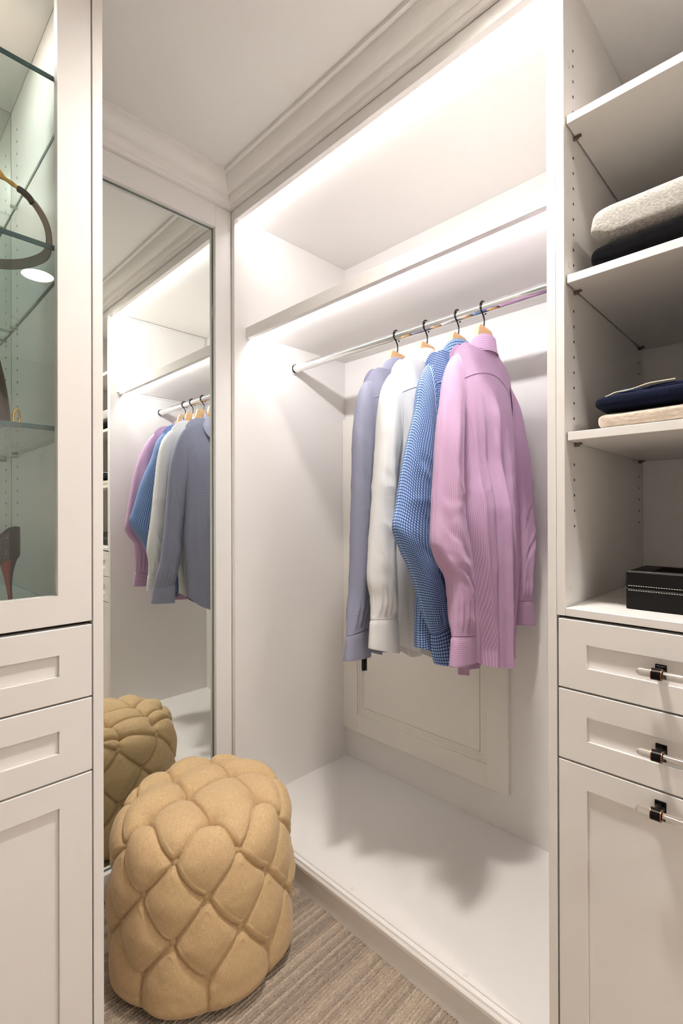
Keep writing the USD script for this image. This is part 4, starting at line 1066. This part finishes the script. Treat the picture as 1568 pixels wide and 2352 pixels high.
wbg = Thing('woven_bag', (.12, 1.26, S1), 'tan woven bag on the top glass shelf, cut off by the left edge', 'handbag')
wbg.part('bag_body', pouch(.02, .2035, 1.20, 1.32, S1 + .0005, S1 + .20, .93, .35, 5), M_woven, smooth=True)
wbg.part('handle', tube(smooth_path([(.06, 1.26, S1 + .19), (.07, 1.26, S1 + .26), (.115, 1.26, S1 + .275), (.16, 1.26, S1 + .26), (.17, 1.26, S1 + .19)], 60), .007, 12), M_woven, smooth=True)
sb = Thing('leather_bag', (.12, 1.25, S2), 'taupe leather bag with looping strap and gold clasp on the second glass shelf', 'handbag')
sb.part('bag_body', pouch(-.03, .178, 1.14, 1.26, S2 + .0005, S2 + .16, .95, .3, 8), M_taupe, smooth=True)
sp_ = [(.150, 1.268, S2 + .0135), (.231, 1.262, S2 + .0130), (.262, 1.230, S2 + .0125), (.284, 1.180, S2 + .0125), (.288, 1.125, S2 + .020), (.281, 1.107, S2 + .045), (.268, 1.107, S2 + .073), (.252, 1.112, S2 + .094), (.238, 1.118, S2 + .104)]
strap = sb.part('strap', ribbon(sp_, [.021, .021, .021, .020, .019, .018, .017, .016, .014], [(0, .1, 1), (0, .1, 1), (-.1, .1, 1), (-.3, .1, 1), (-.5, .1, .9), (-.3, .8, .5), (-.3, .9, .3), (-.3, .9, .2), (-.3, .9, .2)], .0030, 160), M_taupe, smooth=30)
sb.part('strap_tab', tube(smooth_path([(.256, 1.1085, S2 + .086), (.240, 1.115, S2 + .105), (.234, 1.119, S2 + .109)], 20), .0062, 14), M_dkstrap, smooth=True, under=strap)
sb.part('gold_clasp', tube(smooth_path([(.238, 1.117, S2 + .107), (.226, 1.123, S2 + .116), (.212, 1.13, S2 + .125), (.190, 1.14, S2 + .132)], 30), np.interp(np.linspace(0, 1, 30), [0, .3, .5, .7, 1], [.0022, .0046, .0034, .0050, .0030]), 14), M_gold, smooth=True)
sb.part('gold_clasp', tube(smooth_path([(.216, 1.128, S2 + .123), (.203, 1.129, S2 + .139), (.185, 1.13, S2 + .156)], 20), .0020, 12), M_gold, smooth=True)
M_checkbag = mat('brown_check_leather', {
    'g': ('geometry', {}), 'm': ('mapping', {'mapping_type': 'point', 'scale': (26., 26., 26.), 'rotation': (0, .6, .4)}),
    'v': ('voronoi_texture', {'scale': 1.0, 'metric': 'chebychev'}), 's': ('separate_color', {}),
    'r': ('rgb_ramp', {'interpolate': False, 'ramp': [(0, (.026, .011, .008)), (.3, (.095, .045, .026)), (.55, (.045, .020, .014)), (.75, (.17, .10, .058)), (1, (.03, .015, .012))]}),
    'p': ('principled_bsdf', {'roughness': .45})},
    [('g.position', 'm.vector'), ('m.vector', 'v.vector'), ('v.color', 's.color'), ('s.r', 'r.fac'), ('r.color', 'p.base_color')])
kb = Thing('patterned_bag', (.12, 1.27, S3), 'dark brown patterned bag with gold buckle on the third glass shelf', 'handbag')
kb.part('bag_body', pouch(-.03, .2450, 1.195, 1.33, S3 + .0005, S3 + .203, .78, .45, 13), M_checkbag, smooth=True)
bk_ = Thing
def ringloop(c, ru, rz, n=48):
    a = np.linspace(0, 2 * np.pi, n + 1)
    return np.stack([c[0] + ru * np.cos(a), np.full(n + 1, c[1]), c[2] + rz * np.sin(a)], 1)
kb.part('gold_buckle', cat(tube(ringloop((.2445, 1.19, S3 + .024), .0055, .021), .0023, 10, False), box(.2445, .2530, 1.186, 1.193, S3 + .0008, S3 + .020, .001)), M_gold, smooth=30)

# high-heeled shoe
M_suede = plainmat('black_suede', (.010, .008, .008), .85)
M_red = plainmat('red_lacquer', (.28, .018, .014), .2)
M_mesh = mat('studded_mesh', {
    'g': ('geometry', {}), 'm': ('mapping', {'mapping_type': 'point', 'scale': (700., 700., 700.)}), 'v': ('voronoi_texture', {'scale': 1.0, 'metric': 'manhattan'}),
    'r': ('rgb_ramp', {'ramp': [(.25, (.16, .12, .08)), (.6, (.030, .024, .020))]}), 'p': ('principled_bsdf', {'roughness': .6})},
    [('g.position', 'm.vector'), ('m.vector', 'v.vector'), ('v.distance', 'r.fac'), ('r.color', 'p.base_color')])
M_lining = plainmat('shoe_lining', (.30, .21, .15), .6)
SX, SY, SZ = .2410, 1.205, 1.0505       # heel seat centre
shoe = Thing('high_heel_shoe', (SX - .1, SY, SZ), 'black stiletto pump with red heel and studded mesh side on the cabinet floor', 'shoe')
def shoe_upper():
    # stations along the foot: (x offset from the heel back, sole height, half width, top height back/side)
    st = [(.000, .118, .004, .168), (.004, .110, .019, .172), (.014, .106, .026, .170), (.032, .101, .029, .155), (.055, .090, .030, .138), (.085, .068, .031, .112), (.115, .042, .034, .078), (.145, .019, .038, .050), (.175, .008, .037, .043), (.205, .006, .028, .034), (.228, .006, .013, .024), (.236, .007, .003, .015)]
    st = np.array(st); k = np.linspace(0, 1, 70); d = np.linspace(0, 1, len(st))
    q = np.stack([PchipInterpolator(d, st[:, c])(k) for c in range(4)], 1)
    b_ = np.linspace(-1, 1, 41)
    rows = []
    for x, zs_, hw, zt in q:
        a = b_ * np.pi / 2 * 1.0
        # a U-shaped section: up one side, down to the sole, up the other
        yy_ = hw * np.sign(b_) * np.minimum(1, np.abs(np.sin(a)) ** .55 * 1.0)
        zz_ = zs_ + (zt - zs_) * np.clip((np.abs(b_) - .45) / .55, 0, 1) ** .9
        yy_ = yy_ * (1 - .22 * np.clip((np.abs(b_) - .6) / .4, 0, 1))
        rows.append(np.stack([np.full(41, SX + .012 - x), SY + yy_, SZ + zz_], 1))
    G_ = np.array(rows); return G_
SG = shoe_upper()
def offs(G_, d):
    c = G_.mean(1, keepdims=True); H_ = c + (G_ - c) * np.array([.94, .90, 1.0]); H_[..., 2] = G_[..., 2] + .0008; return H_
def shell(a, b_):
    n1, n2 = a.shape[:2]; v = np.vstack([a.reshape(-1, 3), b_.reshape(-1, 3)]); f = grid_faces(n1, n2); N_ = n1 * n2
    rim = []
    for i in range(n1 - 1):
        for j in (0, n2 - 1):
            A_, B_ = i * n2 + j, (i + 1) * n2 + j; rim += [(A_, B_, N_ + B_), (A_, N_ + B_, N_ + A_)]
    return v, np.vstack([f, f[:, ::-1] + N_, rim])
shoe.part('heel_counter', shell(SG[:17], offs(SG, .001)[:17]), M_suede, smooth=35)
shoe.part('mesh_upper', shell(SG[16:56], offs(SG, .001)[16:56]), M_mesh, smooth=35)
shoe.part('toe_cap', shell(SG[55:], offs(SG, .001)[55:]), M_suede, smooth=35)
ins = SG[2:60, 14:27].copy(); ins[..., 2] += .002
shoe.part('insole', (ins.reshape(-1, 3), grid_faces(len(ins), 13)), M_lining, smooth=True)
sole = SG[6:, 11:30].copy(); sole[..., 2] -= .0012
shoe.part('red_sole', (sole.reshape(-1, 3), grid_faces(len(sole), 19)[:, ::-1]), M_red, smooth=True)
hs = np.linspace(0, 1, 24); hx = SX + .004 + (-.010) * hs ** .5 * (1 - hs) - .006 * hs; hr = .0042 + .0165 * (1 - hs) ** 2.6
hb = cat(*[])if False else None
ring_ = []
for k in range(24):
    a = np.linspace(0, 2 * np.pi, 28, endpoint=False)
    ring_.append(np.stack([hx[k] + hr[k] * 0.85 * np.cos(a) - (.010 * (1 - hs[k])), SY + hr[k] * np.sin(a), np.full(28, SZ + .108 * (1 - hs[k]) + .0006) + (.003 * (1 - hs[k]) ** 2) * np.cos(a)], 1))
hv = np.array(ring_).reshape(-1, 3); hf = grid_faces(24, 28, True)
cosA = np.cos(2 * np.pi * (hf % 28) / 28).mean(1)
def compact(v, f):
    k, i = np.unique(f, return_inverse=True); return v[k], i.reshape(f.shape)
shoe.part('heel', compact(hv, hf[cosA > .1][:, ::-1]), M_suede, smooth=True)
shoe.part('heel_breast', compact(hv, hf[cosA <= .1][:, ::-1]), M_red, smooth=True, label='red lacquered front of the stiletto heel')
rng = np.random.default_rng(5)
stv = []
for _ in range(90):
    i, j = rng.integers(17, 52), rng.choice(np.r_[np.arange(2, 12), np.arange(29, 39)])
    ic = trimesh.creation.icosphere(1, .0011 + .0006 * rng.random()); ic.apply_translation(SG[i, j]); stv.append(ic)
shoe.part('gold_stud', cat(*stv), M_gold, smooth=True, kind='stuff')
